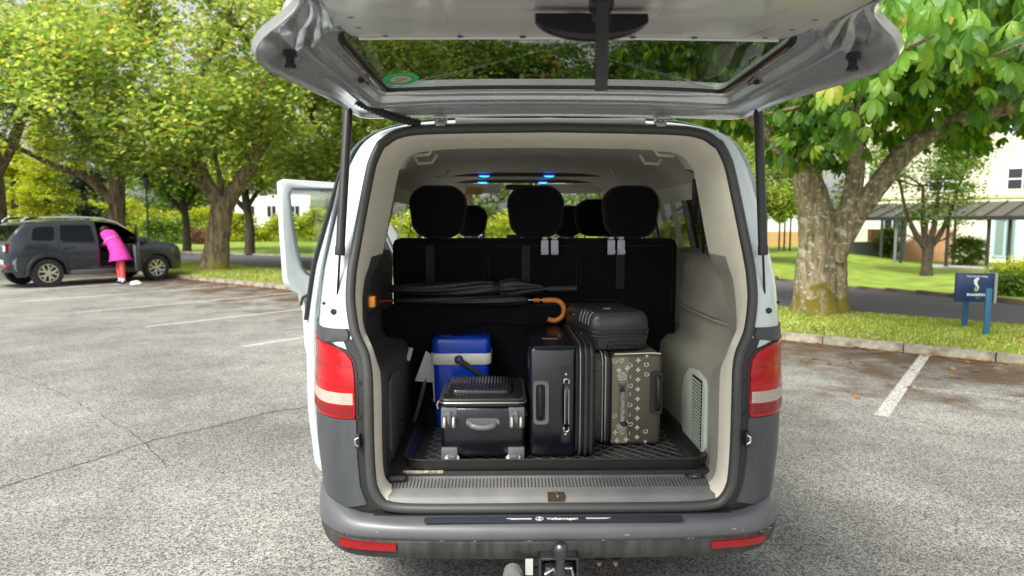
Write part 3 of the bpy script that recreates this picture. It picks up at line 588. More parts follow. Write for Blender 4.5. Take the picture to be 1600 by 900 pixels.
A = onY(1318, 350, 32.5); B = onY(1760, 350, 23.5)
def frame_on(parent, name, x, z, w_, h, fm, gm, nx=1, nz=1, fw=.07, d=.06, y=0):
    m1 = M(); m1.box(x, x + w_, y - d, y - .002, z, z + fw); m1.box(x, x + w_, y - d, y - .002, z + h - fw, z + h); m1.box(x, x + fw, y - d, y - .002, z + fw, z + h - fw); m1.box(x + w_ - fw, x + w_, y - d, y - .002, z + fw, z + h - fw)
    for i in range(1, nx): m1.box(x + w_ * i / nx - fw / 2, x + w_ * i / nx + fw / 2, y - d * .9, y - .003, z + fw, z + h - fw)
    for i in range(1, nz): m1.box(x + fw, x + w_ - fw, y - d * .8, y - .004, z + h * i / nz - fw / 2, z + h * i / nz + fw / 2)
    o = m1.obj(name, fm, parent, 30); M().box(x + .01, x + w_ - .01, y - .02, y + .01, z + .01, z + h - .01).obj('pane', gm, o, 0); return o
# cream building
bo = onY(1322, 350, 36); bo.z = -.5; be = onY(1900, 350, 28); ang = atan2(be.y - bo.y, be.x - bo.x)
bld = empty('cream_building', bo, ang, 'long cream rendered building with white windows behind the covered walkway', 'building')
Lb = 26
M().box(0, Lb, 0, 9, 0, 9.5).obj('wall', CREAM, bld, 0)
M().box(-.05, Lb, -.08, -.002, 3.38, 3.52).obj('ledge', mat('ochre_ledge', (.55, .47, .25), .8), bld, 0)
M().box(-.3, Lb + .3, -.3, 9.3, 9.5, 9.7).obj('roof', ROOFM, bld, 0)
def along(px, q=0):   # distance along the facade hit by a photo column
    r_ = ray(px, 350); d = Vector((cos(ang), sin(ang))); a = Vector((r_.x, r_.y)); c = Vector((bo.x - CAM[0], bo.y - CAM[1])); den = a.x * d.y - a.y * d.x
    return (c.y * a.x - c.x * a.y) / -(a.x * d.y - a.y * d.x) 
xw = along(1568); W1 = along(1600) - xw
for k in range(6):
    for zz in (3.75, 6.6): frame_on(bld, 'window', xw + (k - 1) * 3.4, zz, 1.35, 1.15, WFR, WGL, 2, 2)
frame_on(bld, 'door', along(1553), .35, along(1590) - along(1553), 2.5, BFR, DGL, 2, 1, .09)
frame_on(bld, 'window', along(1352), 3.9, 1.2, 1.1, WFR, WGL, 2, 1)
frame_on(bld, 'window', along(1380), 1.5, .9, .9, BFR, WGL, 2, 1)
# brick stair walls
def pxprism(name, label, cat, pts, D, th, m, zlow=-.6, group=None):
    P = [onY(a, b, D) for a, b in pts]; base = Vector((sum(p.x for p in P) / len(P), D, min(p.z for p in P))); root = empty(name, base, 0, label, cat, group)
    M().prism([(p.x - base.x, p.z - base.z) for p in P], 0, th, 'y').obj('wall', m, root, 0); return root
pxprism('stair_wall', 'orange brick stair wall sloping down left of the small dark tree', 'wall', [(1412, 422), (1412, 383), (1436, 368), (1452, 358), (1500, 358), (1500, 422)], 33.2, .4, BRICK)
pxprism('garden_wall', 'low orange brick wall with cream coping seen left of the brick stairs', 'wall', [(1362, 418), (1362, 358), (1404, 358), (1404, 418)], 34.0, .4, BRICK)
pxprism('garden_wall', 'plain grey garden wall between the chestnut trunk and the walkway posts', 'wall', [(1300, 420), (1300, 378), (1371, 378), (1371, 420)], 33.6, .3, mat('grey_wall', (.16, .16, .16), .9, var=.15))
pxprism('garden_wall', 'pale orange wall far away between the right gas strut and the chestnut trunk', 'wall', [(1190, 390), (1190, 362), (1300, 362), (1300, 390)], 44, .4, mat('faded_orange_wall', (.52, .33, .14), .9, var=.15))
pxprism('white_hall', 'low white hall far beyond the strut on the right', 'building', [(1140, 364), (1140, 326), (1300, 326), (1300, 364)], 48, 5, mat('white_render', (.75, .76, .72), .9))
for i, px in enumerate((1217, 1225, 1234)):
    p = Gp(px, 393); r_ = empty('slim_post', p, 0, ['slim dark post nearest the right gas strut', 'middle one of the three slim posts beside the chestnut trunk', 'slim dark post next to the chestnut trunk'][i], 'post', 'slim posts beside the chestnut trunk'); M().tube([(0, 0, 0), (0, 0, 1.9)], .05, 8).obj('pole', POSTM, r_)
# covered walkway
wk = empty('covered_walkway', (A.x, A.y, -.42), atan2(B.y - A.y, B.x - A.x), 'covered walkway with dark metal roof on thin posts in front of the cream building', 'walkway'); LW = (B - A).length
def wx(px): # distance along walkway front for a photo column
    r_ = ray(px, 350); d = (B - A); d2 = Vector((d.x, d.y)).normalized(); a = Vector((r_.x, r_.y)); c = Vector((A.x - CAM[0], A.y - CAM[1])); return (c.y * a.x - c.x * a.y) / -(a.x * d2.y - a.y * d2.x)
M().rings([[(x, -.35, 2.2), (x, -.35, 2.32), (x, 2.3, 3.02), (x, 2.3, 2.9)] for x in (0, LW)], True, True, True).obj('roof', ROOFM, wk, 0)
seam = M().rings([[(-.03, -.36, 2.325), (.03, -.36, 2.325), (.03, 2.3, 3.025), (-.03, 2.3, 3.025)], [(-.02, -.36, 2.38), (.02, -.36, 2.38), (.02, 2.3, 3.08), (-.02, 2.3, 3.08)]], True, True, True).mesh('roof_seam', ROOFM, 0)
for i in range(int(LW / .75)):
    o = put('roof_seam', seam, wk); o.location = (.4 + i * .75, 0, 0)
M().box(0, LW, -.42, -.355, 2.14, 2.3).obj('gutter', POSTM, wk, 0)
postm = M().tube([(0, 0, 0), (0, 0, 2.2)], .075, 10).mesh('post', POSTM)
for px in (1410, 1482, 1546, 1579, 1640): o = put('post', postm, wk); o.location = (wx(px), 0, 0)
for px in (1350, 1387, 1401, 1466): o = put('post', M().tube([(0, 0, 0), (0, 0, 2.6)], .07, 10).mesh('post', POSTL), wk); o.location = (wx(px), 1.9 if px != 1401 else 0, 0)
M().box(0, LW, -.4, 2.3, -.02, .03).obj('paving', mat('pale_path', (.45, .43, .38), .9, var=.1), wk, 0)
M().box(0, LW, -1.6, -.4, -.0, .02).obj('path', mat('pale_path_edge', (.38, .36, .31), .9, var=.1), wk, 0)
def bush(name, label, px, py, D, rx, rz, N, size, m, seed, group=None):
    p = onY(px, py, D); root = empty(name, (p.x, p.y, gz(p.x, p.y)), 0, label, 'bush', group); rnd = random.Random(seed); cs = []
    for i in range(60):
        v = Vector((rnd.gauss(0, 1), rnd.gauss(0, 1), rnd.gauss(0, 1))).normalized() * rnd.uniform(.6, 1); cs.append((v.x * rx, v.y * rx * .8, rz * .55 + v.z * rz * .5))
    leaves('foliage', cs, N, .28, size, m, seed, root, zmin=.02)
    mm = M()
    for i in range(5): mm.tube([(0, 0, 0), (rnd.uniform(-.3, .3) * rx, rnd.uniform(-.3, .3) * rx, rz * .5), (rnd.uniform(-.7, .7) * rx, rnd.uniform(-.6, .6) * rx, rz * .85)], [.03, .02, .008], 5)
    mm.obj('stems', BARK3, root); return root
bush('ornamental_grass_bush', 'tall feathery pale green bush against the cream wall behind the walkway', 1512, 400, 29.5, .9, 1.35, 5000, .12, LEAF_M, 71)
bush('round_bush', 'yellow-green clipped bush right behind the blue sign at the far kerb', 1572, 445, 13.6, .55, .75, 5000, .07, LEAF_B, 72, 'bushes behind the sign')
bush('round_bush', 'dark green low bush at the right edge beyond the road', 1594, 455, 12.6, .5, .6, 5000, .07, LEAF_M, 73, 'bushes behind the sign')
bush('round_bush', 'tall golden bush at the right edge behind the dark green low one', 1612, 440, 14.5, .7, .95, 5000, .08, LEAF_B, 74, 'bushes behind the sign')
bush('climbing_bush', 'green bush over the grey wall left of the brick stairs', 1390, 372, 33.2, .5, 1.6, 2500, .15, LEAF_M, 75)
# blue sign
s1 = onZ(1507, 511, .085); s2 = onZ(1541, 523, .085); an = atan2(s2.y - s1.y, s2.x - s1.x); SB = mat('sign_navy', (.008, .035, .12), .3, coat=.3); SP = mat('sign_blue_post', (.03, .13, .26), .4); SGY = mat('sign_grey_edge', (.35, .37, .38), .4)
sw = (s2 - s1).length; u = (s2 - s1).normalized()
# the board faces the car park: wider than its posts
c = (s1 + s2) / 2; face = Vector((-.30, -.954, 0)); yaw = -.21; sg = empty('information_sign', (c.x, c.y, .085), yaw, 'dark blue information sign with white flame-like emblem on two blue posts on the verge', 'sign')
hw = .2
def loc(v): q = v - sg.location; return Vector((q.x * cos(-yaw) - q.y * sin(-yaw), q.x * sin(-yaw) + q.y * cos(-yaw), 0))
for q in (s1, s2):
    l = loc(q); M().box(-.035, .035, -.02, .02, -.05, .62).obj('post', SP, sg, 30, .006).location = (l.x, l.y, 0)
zc = .72; l1 = loc(s1); l2 = loc(s2); 
bl_ = onY(1499, 440, c.y - .05); br_ = onY(1556, 445, c.y - .05); a_, b_ = loc(bl_), loc(br_)
brd = M().box(a_.x, b_.x - .03, -.03, .03, .40, .80).obj('board', SB, sg, 30, .006)
M().box(b_.x - .028, b_.x + .0, -.055, .035, .39, .805).obj('edge_trim', SGY, sg, 30, .004)
WHT = mat('white_print', (.8, .82, .85), .5); GRN = mat('green_print', (.25, .5, .15), .5)
def text(s, size, x, y, z, m, parent, name, rx=pi / 2, rz=0, bold=0, ext=.001, al='CENTER'):
    cu = bpy.data.curves.new(name, 'FONT'); cu.body = s; cu.size = size; cu.extrude = ext; cu.align_x = al; cu.align_y = 'CENTER'; cu.offset = bold; cu.materials.append(m)
    o = bpy.data.objects.new(name, cu); me_ = bpy.data.meshes.new_from_object(o); bpy.data.objects.remove(o); o = bpy.data.objects.new(name, me_); COL.objects.link(o); o.parent = parent; o.location = (x, y, z); o.rotation_euler = (rx, 0, rz); return o
cx = (a_.x + b_.x) / 2
text('Thank you for visiting', .030, cx, -.0325, .755, WHT, sg, 'lettering', bold=.0008)
text('SHANNON', .045, cx, -.0325, .50, WHT, sg, 'lettering', bold=.002)
text('centre', .018, cx + .02, -.0325, .46, WHT, sg, 'lettering')
em = M(); P = catmull([(cx + .03, -.033, .715), (cx + .012, -.033, .722), (cx - .012, -.033, .69), (cx + .0, -.033, .64), (cx + .025, -.033, .60), (cx + .01, -.033, .55)], 5); em.tube(P, [.003, .006, .008, .012, .016, .017, .019, .02, .022, .022, .024, .022, .022, .02, .018, .016, .014, .012, .012, .01, .008, .006, .005, .004, .003, .002][:len(P)], 8, flat=.15, upv=(1, 0, 0)); em.obj('emblem', WHT, sg)
em = M(); em.lathe([(0.001, -.03), (.014, -.02), (.02, -.004), (.012, .02), (.001, .035)], 10, T=TR(cx - .008, -.036, .575) @ Matrix.Scale(.2, 4, (0, 1, 0))); em.obj('emblem', GRN, sg)

# far left: white house, lantern
p = onY(425, 350, 66); h = empty('white_house', (p.x, p.y, 0), 0, 'white house glimpsed above the golden hedge left of the open van door', 'building')
M().box(-3.6, 3.8, 0, 6, 0, 4.6).obj('wall', mat('white_wall', (.78, .8, .82), .9), h, 0); M().prism([(-4, 4.6), (4.2, 4.6), (0.1, 6.6)], -.2, 6.2, 'y').obj('roof', mat('slate', (.1, .11, .13), .7), h, 0)
for x in (-2.6, -.5, 1.8): frame_on(h, 'window', x, 2.2, 1.0, 1.2, WFR, WGL, 2, 1)
p = onY(5, 350, 48); h = empty('white_house', (p.x, p.y, 0), 0, 'low white house seen over the tail of the dark car', 'building')
M().box(-7, 1.6, 0, 6, 0, 2.4).obj('wall', mat('white_wall2', (.78, .78, .76), .9), h, 0); M().box(-7.2, 1.8, -.2, 6.2, 2.4, 2.55).obj('roof', mat('slate2', (.3, .3, .3), .7), h, 0)
p = onY(231, 350, 19.0); lp = empty('lantern_post', (p.x, p.y, .05), 0, 'tall dark lantern post behind the open door of the dark car', 'lamp post')
M().tube([(0, 0, 0), (0, 0, .5), (0, 0, .52), (0, 0, 2.6)], [.06, .06, .03, .025], 8).obj('pole', BLKPL, lp)
lt = M(); lt.lathe([(.03, 2.6), (.08, 2.62), (.11, 2.9), (.13, 2.92), (.05, 3.02), (.01, 3.08)], 6); lt.obj('lantern', BLKPL, lp, 0)

# ------------------------------------------------------------------ dark SUV with its driver's door open
SUVP = mat('suv_paint', (.024, .034, .046), .28, .4, coat=1.0); SUVG = glass('suv_glass', (.04, .045, .05), .55, .02, .6, (.004, .005, .006)); SUVB = mat('suv_black_plastic', (.02, .02, .022), .6)
CLAD = mat('suv_grey_cladding', (.10, .10, .105), .55); SILV = mat('silver_trim', (.65, .66, .66), .3, .7); TYRE = mat('tyre_rubber', (.022, .022, .023), .8, bump=.001, bscale=100); ALLOY = mat('alloy', (.62, .6, .5), .3, .8)
REDL_ = mat('red_lens', (.42, .004, .008), .12, coat=1); INTD = mat('dark_interior', (.012, .012, .013), .8)
hd = Vector((.585, .811)); ry_ = Vector((-hd.y, hd.x)); o2 = Vector((-11.26, 14.51)) - hd * .82 + ry_ * .88
suv = empty('parked_suv', (o2.x, o2.y, 0), atan2(hd.y, hd.x), 'dark grey SUV parked at the kerb with its driver door open and silver roof rails', 'car')
def ztop(x): return interp(x, [0, .05, .25, .45, .7, 1.2, 2.0, 2.5, 2.9, 3.15, 3.2, 3.6, 4.0, 4.2, 4.32, 4.36], [1.02, 1.10, 1.42, 1.585, 1.62, 1.655, 1.65, 1.60, 1.38, 1.16, 1.12, 1.09, 1.02, .93, .78, .70])
def zbelt(x): return interp(x, [0, .3, 1.0, 2.0, 3.1, 3.6, 4.1, 4.36], [1.0, 1.13, 1.12, 1.07, 1.03, 1.02, .93, .68])
def hwid(x, z):
    b = interp(x, [0, .08, .3, .8, 2, 3.4, 4.0, 4.25, 4.36], [.70, .80, .87, .905, .89, .90, .86, .76, .60]); zb = zbelt(x)
    if z <= zb: return b * interp(z, [.2, .4, .65, .9, 1.1], [.93, .97, 1.0, 1.0, .965])
    t = (z - zb) / max(.05, ztop(.9 + 0 * x) - zb); return b * .965 * (1 - .22 * t ** 1.2)
def zbot(x):
    z = .27
    for cxw in (.82, 3.49):
        d = abs(x - cxw)
        if d < .42: z = max(z, .33 + sqrt(.42 ** 2 - d * d) * .98)
    return min(z, .74) if x < 4.2 and x > .1 else (.40 if x <= .1 else .30)
xs = sorted(set([0, .04, .1, .18, .26, .36] + [.40 + .84 * k / 16 for k in range(17)] + [1.3, 1.5, 1.7, 1.9, 2.02, 2.2, 2.4, 2.6, 2.8, 2.96] + [3.07 + .84 * k / 16 for k in range(17)] + [4.0, 4.1, 4.2, 4.28, 4.33, 4.36]))
def sec(x):
    zb, zt = zbelt(x), ztop(x); lo = zbot(x); out = []
    zt = max(zt, zb + .02); w0 = hwid(x, zb)
    for t in (0, .25, .5, .75, 1): z = lerp(lo, zb, t); out.append((hwid(x, z), z))
    for t in (.3, .6, .85): z = lerp(zb, zt, t); out.append((hwid(x, z), z))
    wt = out[-1][0]; out += [(wt * .93, lerp(zb, zt, .96)), (wt * .7, zt), (wt * .35, zt + .012), (0, zt + .015)]; return out
mm = M(); S = [sec(x) for x in xs]; k = len(S[0]); vs = []; idx = {}
for i, x in enumerate(xs):
    for j, (y, z) in enumerate(S[i]):
        idx[(i, j, -1)] = len(vs); vs.append((x, -y, z))
        if j < k - 1: idx[(i, j, 1)] = len(vs); vs.append((x, y, z))
        else: idx[(i, j, 1)] = idx[(i, j, -1)]
fs = []
for i in range(len(xs) - 1):
    for j in range(k - 1):
        for s_ in (-1, 1):
            if s_ == -1 and xs[i] >= 2.01 and xs[i + 1] <= 2.97 and 1 <= j <= 7: continue
            fs.append((idx[(i, j, s_)], idx[(i, j + 1, s_)], idx[(i + 1, j + 1, s_)], idx[(i + 1, j, s_)]))
for i in (0, len(xs) - 1): fs.append(tuple(idx[(i, j, -1)] for j in range(k)) + tuple(idx[(i, j, 1)] for j in range(k - 2, -1, -1)))
mm.add(vs, fs); body = mm.obj('body', SUVP, suv, 40)
def side_patch(name, m, quad, off=.006, s_=-1, n=8, parent=suv, rnd_=.12):
    """quad: corner (x,z) lower-rear, lower-front, upper-front, upper-rear; rounded window lying on the flank"""
    mm = M(); ol = []
    pts = [Vector(q) for q in quad]
    for i in range(4):
        a, b, c = pts[i - 1], pts[i], pts[(i + 1) % 4]
        for t in (0, .33, .66, 1):
            p = b.lerp(a, rnd_ * (1 - t) ** 2) if t < .5 else b.lerp(c, rnd_ * t ** 2) 
            ol.append(p)
    c = sum(pts, Vector((0, 0))) / 4; rings = []
    for q in (1, .8, .6, .4, .2, .02): rings.append([(lambda p: (p.x, s_ * (hwid(p.x, p.y) + off), p.y))(c.lerp(p, q)) for p in ol])
    mm.rings(rings, True, False, True); return mm.obj(name, m, parent, 40)
for s_ in (-1, 1):
    w1 = side_patch('rear_quarter_window', SUVG, [(.50, 1.155), (1.00, 1.145), (1.05, 1.50), (.60, 1.47)], s_=s_, rnd_=.3)
    w2 = side_patch('window', SUVG, [(1.13, 1.13), (1.95, 1.09), (1.90, 1.53), (1.19, 1.53)], s_=s_, rnd_=.15)
side_patch('window', SUVG, [(2.05, 1.10), (2.92, 1.07), (2.55, 1.46), (2.07, 1.5)], s_=1)
SEAMB = mat('panel_gap_black', (.004, .004, .004), .8)
def gap(pts, s_, r_=.006):
    P = catmull([(x, 0, z) for x, z in pts], 6); M().tube([(p.x, s_ * (hwid(p.x, p.z) + .001), p.z) for p in P], r_, 5).obj('panel_gap', SEAMB, suv)
for s_ in (-1, 1):
    gap([(1.10, 1.52), (1.08, 1.15), (1.10, .95), (1.22, .75), (1.30, .42)], s_); gap([(2.0, 1.55), (2.01, 1.1), (2.02, .7), (2.02, .42)], s_); gap([(1.30, .41), (1.7, .41), (2.9, .41)], s_)
    if s_ > 0: gap([(2.98, 1.06), (3.0, .8), (3.0, .42)], s_)
    for xh in ((1.22,) if s_ < 0 else (1.22, 2.14)): M().tube([(xh, s_ * .915, .965), (xh + .05, s_ * .935, .97), (xh + .16, s_ * .935, .97), (xh + .20, s_ * .915, .965)], .014, 8).obj('door_handle', SUVP, suv)
    gap([(1.15, 1.11), (1.5, 1.095), (1.95, 1.07)], s_, .01)
gap([(.25, .80), (.45, .84), (.62, .86), (1.05, .90)], -1, .004)
# front screen and rear screen
ws = M(); ws.rings([[(x, y * hwid(x, ztop(x)) * .86, ztop(x) + .012 - abs(y) * .02) for y in np.linspace(-1, 1, 9)] for x in (2.62, 2.75, 2.9, 3.02, 3.12)], False); ws.obj('windscreen', SUVG, suv)
ws = M(); ws.rings([[(x - .012, y * hwid(x, 1.2) * .8, ztop(x) + .008) for y in np.linspace(-1, 1, 9)] for x in (.08, .15, .25, .36)], False); ws.obj('rear_window', SUVG, suv)
for s_ in (-1, 1):
    rl = M(); rl.tube([(.42, s_ * .58, 1.60), (.50, s_ * .6, 1.69), (.9, s_ * .61, 1.71), (1.6, s_ * .61, 1.73), (2.2, s_ * .6, 1.70), (2.6, s_ * .58, 1.60), (2.85, s_ * .6, 1.44)], [.02, .025, .025, .025, .025, .02, .018], 8, flat=.7); rl.obj('roof_rail', SILV, suv)
    rr = M(); rr.tube([(.50, s_ * .6, 1.66), (.62, s_ * .6, 1.70), (.95, s_ * .6, 1.715)], [.03, .035, .012], 8); rr.obj('roof_rail_foot', SUVB, suv)
    tl = M(); tl.box(-.005, .16, s_ * .70 - .06, s_ * .70 + .12 * s_ + (.06 if s_ < 0 else 0), .86, 1.09); tl.obj('tail_light', REDL_, suv, 35, .03)
    bx = M().box(-.02, .02, s_ * .70 - .05, s_ * .70 + .05, .90, 1.03).obj('reversing_lens', WHITEP, suv, 30, .01)
    rf = M().box(-.03, .05, s_ * .66 - .12, s_ * .66 + .12, .52, .58).obj('reflector', REDL_, suv, 30, .01)
    ar = []
    for cxw in (.82, 3.49):
        q = M()
        q.rings([[(cxw + r * cos(a), s_ * (hwid(cxw, .6) + o_), .35 + r * sin(a)) for a in np.linspace(-.1, pi + .1, 17)] for r, o_ in ((.405, -.03), (.41, .018), (.47, .015), (.48, -.01))], False); q.obj('wheel_arch_trim', SUVB, suv, 40)
    sl = M().box(1.25, 3.05, s_ * .885 - .02, s_ * .885 + .02, .27, .40).obj('sill_trim', CLAD, suv, 30, .01)
bp_ = M(); bp_.rings([[(x, y, z) for x, y, z in ((-.03 + .22 * abs(t) ** 3, t * .84, .42), (-.06 + .22 * abs(t) ** 3, t * .85, .50), (-.06 + .22 * abs(t) ** 3, t * .85, .68), (-.01 + .2 * abs(t) ** 3, t * .84, .74))] for t in np.linspace(-1, 1, 13)], False); bp_.obj('rear_bumper', CLAD, suv)
M().box(-.075, 0, -.45, .45, .36, .47).obj('skid_plate', SILV, suv, 30, .02)
bx = M(); bx.rings([[(-.06 + .22 * abs(t) ** 3 - .012, t * .852, z) for z in (.585, .70)] for t in np.linspace(-.96, -.5, 6)], False); bx.obj('bumper_corner_trim', SILV, suv)
M().box(-.02, -.005, -.27, .27, .80, .92).obj('number_plate', mat('plate_yellow_white', (.75, .75, .6), .5), suv, 0)
M().box(.6, 4.0, -.72, .72, .28, .45).obj('underbody', SUVB, suv, 0)
M().box(.45, 3.0, -.74, .74, .46, .60).obj('cabin_floor', INTD, suv, 0)
for y in (-.37, .37):
    for x in (2.15, 1.25): st = M(); st.box(x, x + .5, y - .25, y + .25, .6, .82); st.box(x - .08, x + .08, y - .24, y + .24, .8, 1.28); st.box(x - .06, x + .04, y - .12, y + .12, 1.3, 1.46); st.obj('seat', INTD, suv, 30, .03)
ds = M(); ds.box(2.85, 3.15, -.72, .72, .7, 1.02); ds.obj('dashboard', INTD, suv, 30, .04)
sw_ = M(); sw_.tube([(2.72 + .05 * sin(a), -.37 + .18 * cos(a), 1.02 + .18 * sin(a)) for a in np.linspace(0, 2 * pi, 17)[:-1]], .014, 6, closed=True); sw_.obj('steering_wheel', BLKPL, suv)
def wheel(parent, R, wd, rimR, spokes, tm, am, name='wheel', dark=BLKPL, twist=0):
    """wheel in its own frame: axle along y, outer face at -y"""
    w_ = empty(name, (0, 0, 0)); w_.parent = parent; CHILD.setdefault(parent.name, []).append(w_)
    t = M(); pr = [(rimR, -wd * .42), (rimR + .02, -wd * .5), (R * .93, -wd * .5), (R, -wd * .36), (R, wd * .36), (R * .93, wd * .5), (rimR, wd * .45)]
    t.rings([[(r * cos(a), y, r * sin(a)) for a in np.linspace(0, 2 * pi, 33)[:-1]] for r, y in pr]); t.obj('tyre', tm, w_, 40)
    d = M(); d.rings([[(r * cos(a), y, r * sin(a)) for a in np.linspace(0, 2 * pi, 33)[:-1]] for r, y in ((rimR, -wd * .43), (rimR * .96, -wd * .3), (rimR * .3, -wd * .15))], True, False, True); d.obj('rim_barrel', dark, w_, 40)
    s = M()
    s.rings([[(r * cos(a), y, r * sin(a)) for a in np.linspace(0, 2 * pi, 33)[:-1]] for r, y in ((rimR * 1.02, -wd * .40), (rimR * 1.0, -wd * .47), (rimR * .93, -wd * .46), (rimR * .9, -wd * .38))])
    for k in range(spokes):
        a = 2 * pi * k / spokes + .3
        for da in ((-.20, -.34), (.20, .34)) if twist else ((0, 0),):
            p0 = (rimR * .2 * cos(a), -wd * .36, rimR * .2 * sin(a)); p1 = (rimR * .6 * cos(a + da[0]), -wd * .44, rimR * .6 * sin(a + da[0])); p2 = (rimR * .93 * cos(a + da[1]), -wd * .44, rimR * .93 * sin(a + da[1]))
            s.tube([p0, p1, p2], [.028, .024, .022], 6, flat=.6)
    s.rings([[(r * cos(a), y, r * sin(a)) for a in np.linspace(0, 2 * pi, 17)[:-1]] for r, y in ((rimR * .25, -wd * .2), (rimR * .25, -wd * .42), (rimR * .15, -wd * .46))], True, False, True)
    s.obj('rim', am, w_, 40); return w_
for cxw in (.82, 3.49):
    for s_ in (-1, 1):
        q = wheel(suv, .35, .22, .225, 5, TYRE, ALLOY, twist=1); q.location = (cxw, s_ * .80, .35); q.rotation_euler = (0, .3 * cxw, 0 if s_ < 0 else pi)
# open front door (outer skin faces forward and away)
dr = empty('door', (2.98, -.90, 0), radians(-62) ); dr.parent = suv; 
d = M(); d.rings([[(-x, y, z) for x, y, z in ((.0, 0, .33), (.0, 0, .9), (.02, 0, 1.05), (.85, .0, 1.10), (.88, 0, .9), (.82, 0, .33))], [(-x, y, z) for x, y, z in ((.0, .09, .33), (.0, .09, .9), (.02, .06, 1.05), (.85, .06, 1.10), (.88, .09, .9), (.82, .09, .33))]], True, True, True); d.obj('door_skin', SUVP, dr, 30, .015)
d = M(); d.tube([(-.03, .04, 1.05), (-.42, .06, 1.47), (-.86, .06, 1.5), (-.87, .04, 1.1)], .022, 6); d.obj('window_frame', SUVP, dr)
d = M(); d.add([(-.05, .05, 1.06), (-.42, .06, 1.46), (-.85, .06, 1.49), (-.86, .05, 1.1)], [(0, 1, 2, 3)]); d.obj('window', SUVG, dr, 0)
M().box(-.8, -.06, .092, .12, .36, 1.0).obj('door_card', CLAD, dr, 30, .012)
M().box(-.10, .06, -.24, -.03, 1.02, 1.2).obj('door_mirror', SUVB, dr, 30, .03)
dr.rotation_euler = (0, 0, radians(68))

# ------------------------------------------------------------------ person leaning into the car
PX = Gp(187, 443); per = empty('person', (PX.x, PX.y, 0), 0, 'person in pink tunic and red trousers leaning into the open door of the dark SUV', 'person')
SKIN = mat('skin', (.42, .25, .18), .6); PINK = mat('pink_cotton', (.58, .03, .30), .8, var=.12, vscale=9, bump=.02, bscale=12); REDT = mat('coral_trousers', (.68, .09, .10), .85, var=.06); NAVY = mat('navy_shoe', (.02, .025, .05), .6); HAIR = mat('brown_hair', (.06, .03, .015), .7, bump=.004, bscale=80)
Lx, Ly = -.80, .42
def lean(a, s, z): return (Lx * a - Ly * s * .9, Ly * a - Lx * s * .9, z)   # a forward of the feet, s to the side
# body (skin modifier), root at the pelvis
vb = [lean(-.02, 0, .86), lean(.12, 0, 1.02), lean(.28, 0, 1.18), lean(.40, 0, 1.29), lean(.47, 0, 1.33), lean(.56, 0, 1.36), lean(.62, 0, 1.33),
      lean(-.02, .09, .82), lean(.0, .10, .46), lean(-.02, .10, .08), lean(.10, .10, .03),
      lean(-.06, -.09, .82), lean(-.13, -.10, .46), lean(-.17, -.10, .08), lean(-.05, -.10, .03),
      lean(.40, .17, 1.27), lean(.52, .22, 1.06), lean(.74, .18, .98), lean(.80, .17, .97), lean(.40, -.17, 1.27), lean(.54, -.22, 1.06), lean(.76, -.18, .99), lean(.82, -.17, .98)]
eb = [(0, 1), (1, 2), (2, 3), (3, 4), (4, 5), (5, 6), (0, 7), (7, 8), (8, 9), (9, 10), (0, 11), (11, 12), (12, 13), (13, 14), (3, 15), (15, 16), (16, 17), (17, 18), (3, 19), (19, 20), (20, 21), (21, 22)]
rb = [.14, .13, .13, .12, .055, .10, .09, .09, .06, .04, .035, .09, .06, .04, .035, .055, .042, .03, .035, .055, .042, .03, .035]
for side, hb in ((.17, 18), (-.17, 22)):
    for f in range(5):
        s_ = side + (f - 2) * .022; n0 = len(vb); vb += [lean(.84, s_, .975 - (f == 0) * .02), lean(.89 - .02 * abs(f - 2), s_ * 1.02, .955 - (f == 0) * .02)]; eb += [(hb, n0), (n0, n0 + 1)]; rb += [.011, .009]
me = bpy.data.meshes.new('body'); me.from_pydata(vb, eb, []); me.materials.append(SKIN); ob = put('body', me, per)
sk = ob.modifiers.new('skin', 'SKIN'); sk.use_smooth_shade = True
for i, r in enumerate(rb): me.skin_vertices[0].data[i].radius = (r, r)
me.skin_vertices[0].data[0].use_root = True
ss = ob.modifiers.new('sub', 'SUBSURF'); ss.levels = ss.render_levels = 1
def ringat(c, rx, rz_, tilt, n=16, wav=0, ph=0):   # ellipse round a leaning axis
    out = []; ax = Vector((Lx, Ly, 0)).normalized(); sd_ = Vector((-ax.y, ax.x, 0)); up_ = (Vector((0, 0, 1)) * cos(tilt) + ax * sin(tilt)); fwd = up_.cross(sd_)
    for k in range(n):
        a = 2 * pi * k / n; q = 1 + wav * sin(a * 5 + ph); out.append(Vector(c) + sd_ * rx * cos(a) * q + fwd * rz_ * sin(a) * q)
    return out
tu = M(); tu.rings([ringat(lean(.47, 0, 1.335), .075, .06, 1.0), ringat(lean(.42, 0, 1.32), .20, .11, .9), ringat(lean(.34, 0, 1.24), .21, .15, .8), ringat(lean(.18, 0, 1.08), .19, .16, .7), ringat(lean(.06, 0, .96), .205, .19, .45), ringat(lean(-.03, 0, .82), .21, .21, .25, wav=.03), ringat(lean(-.08, 0, .70), .24, .24, .15, wav=.05), ringat(lean(-.11, 0, .60), .27, .26, .15, wav=.08)], True); tu.obj('tunic', PINK, per, 60)
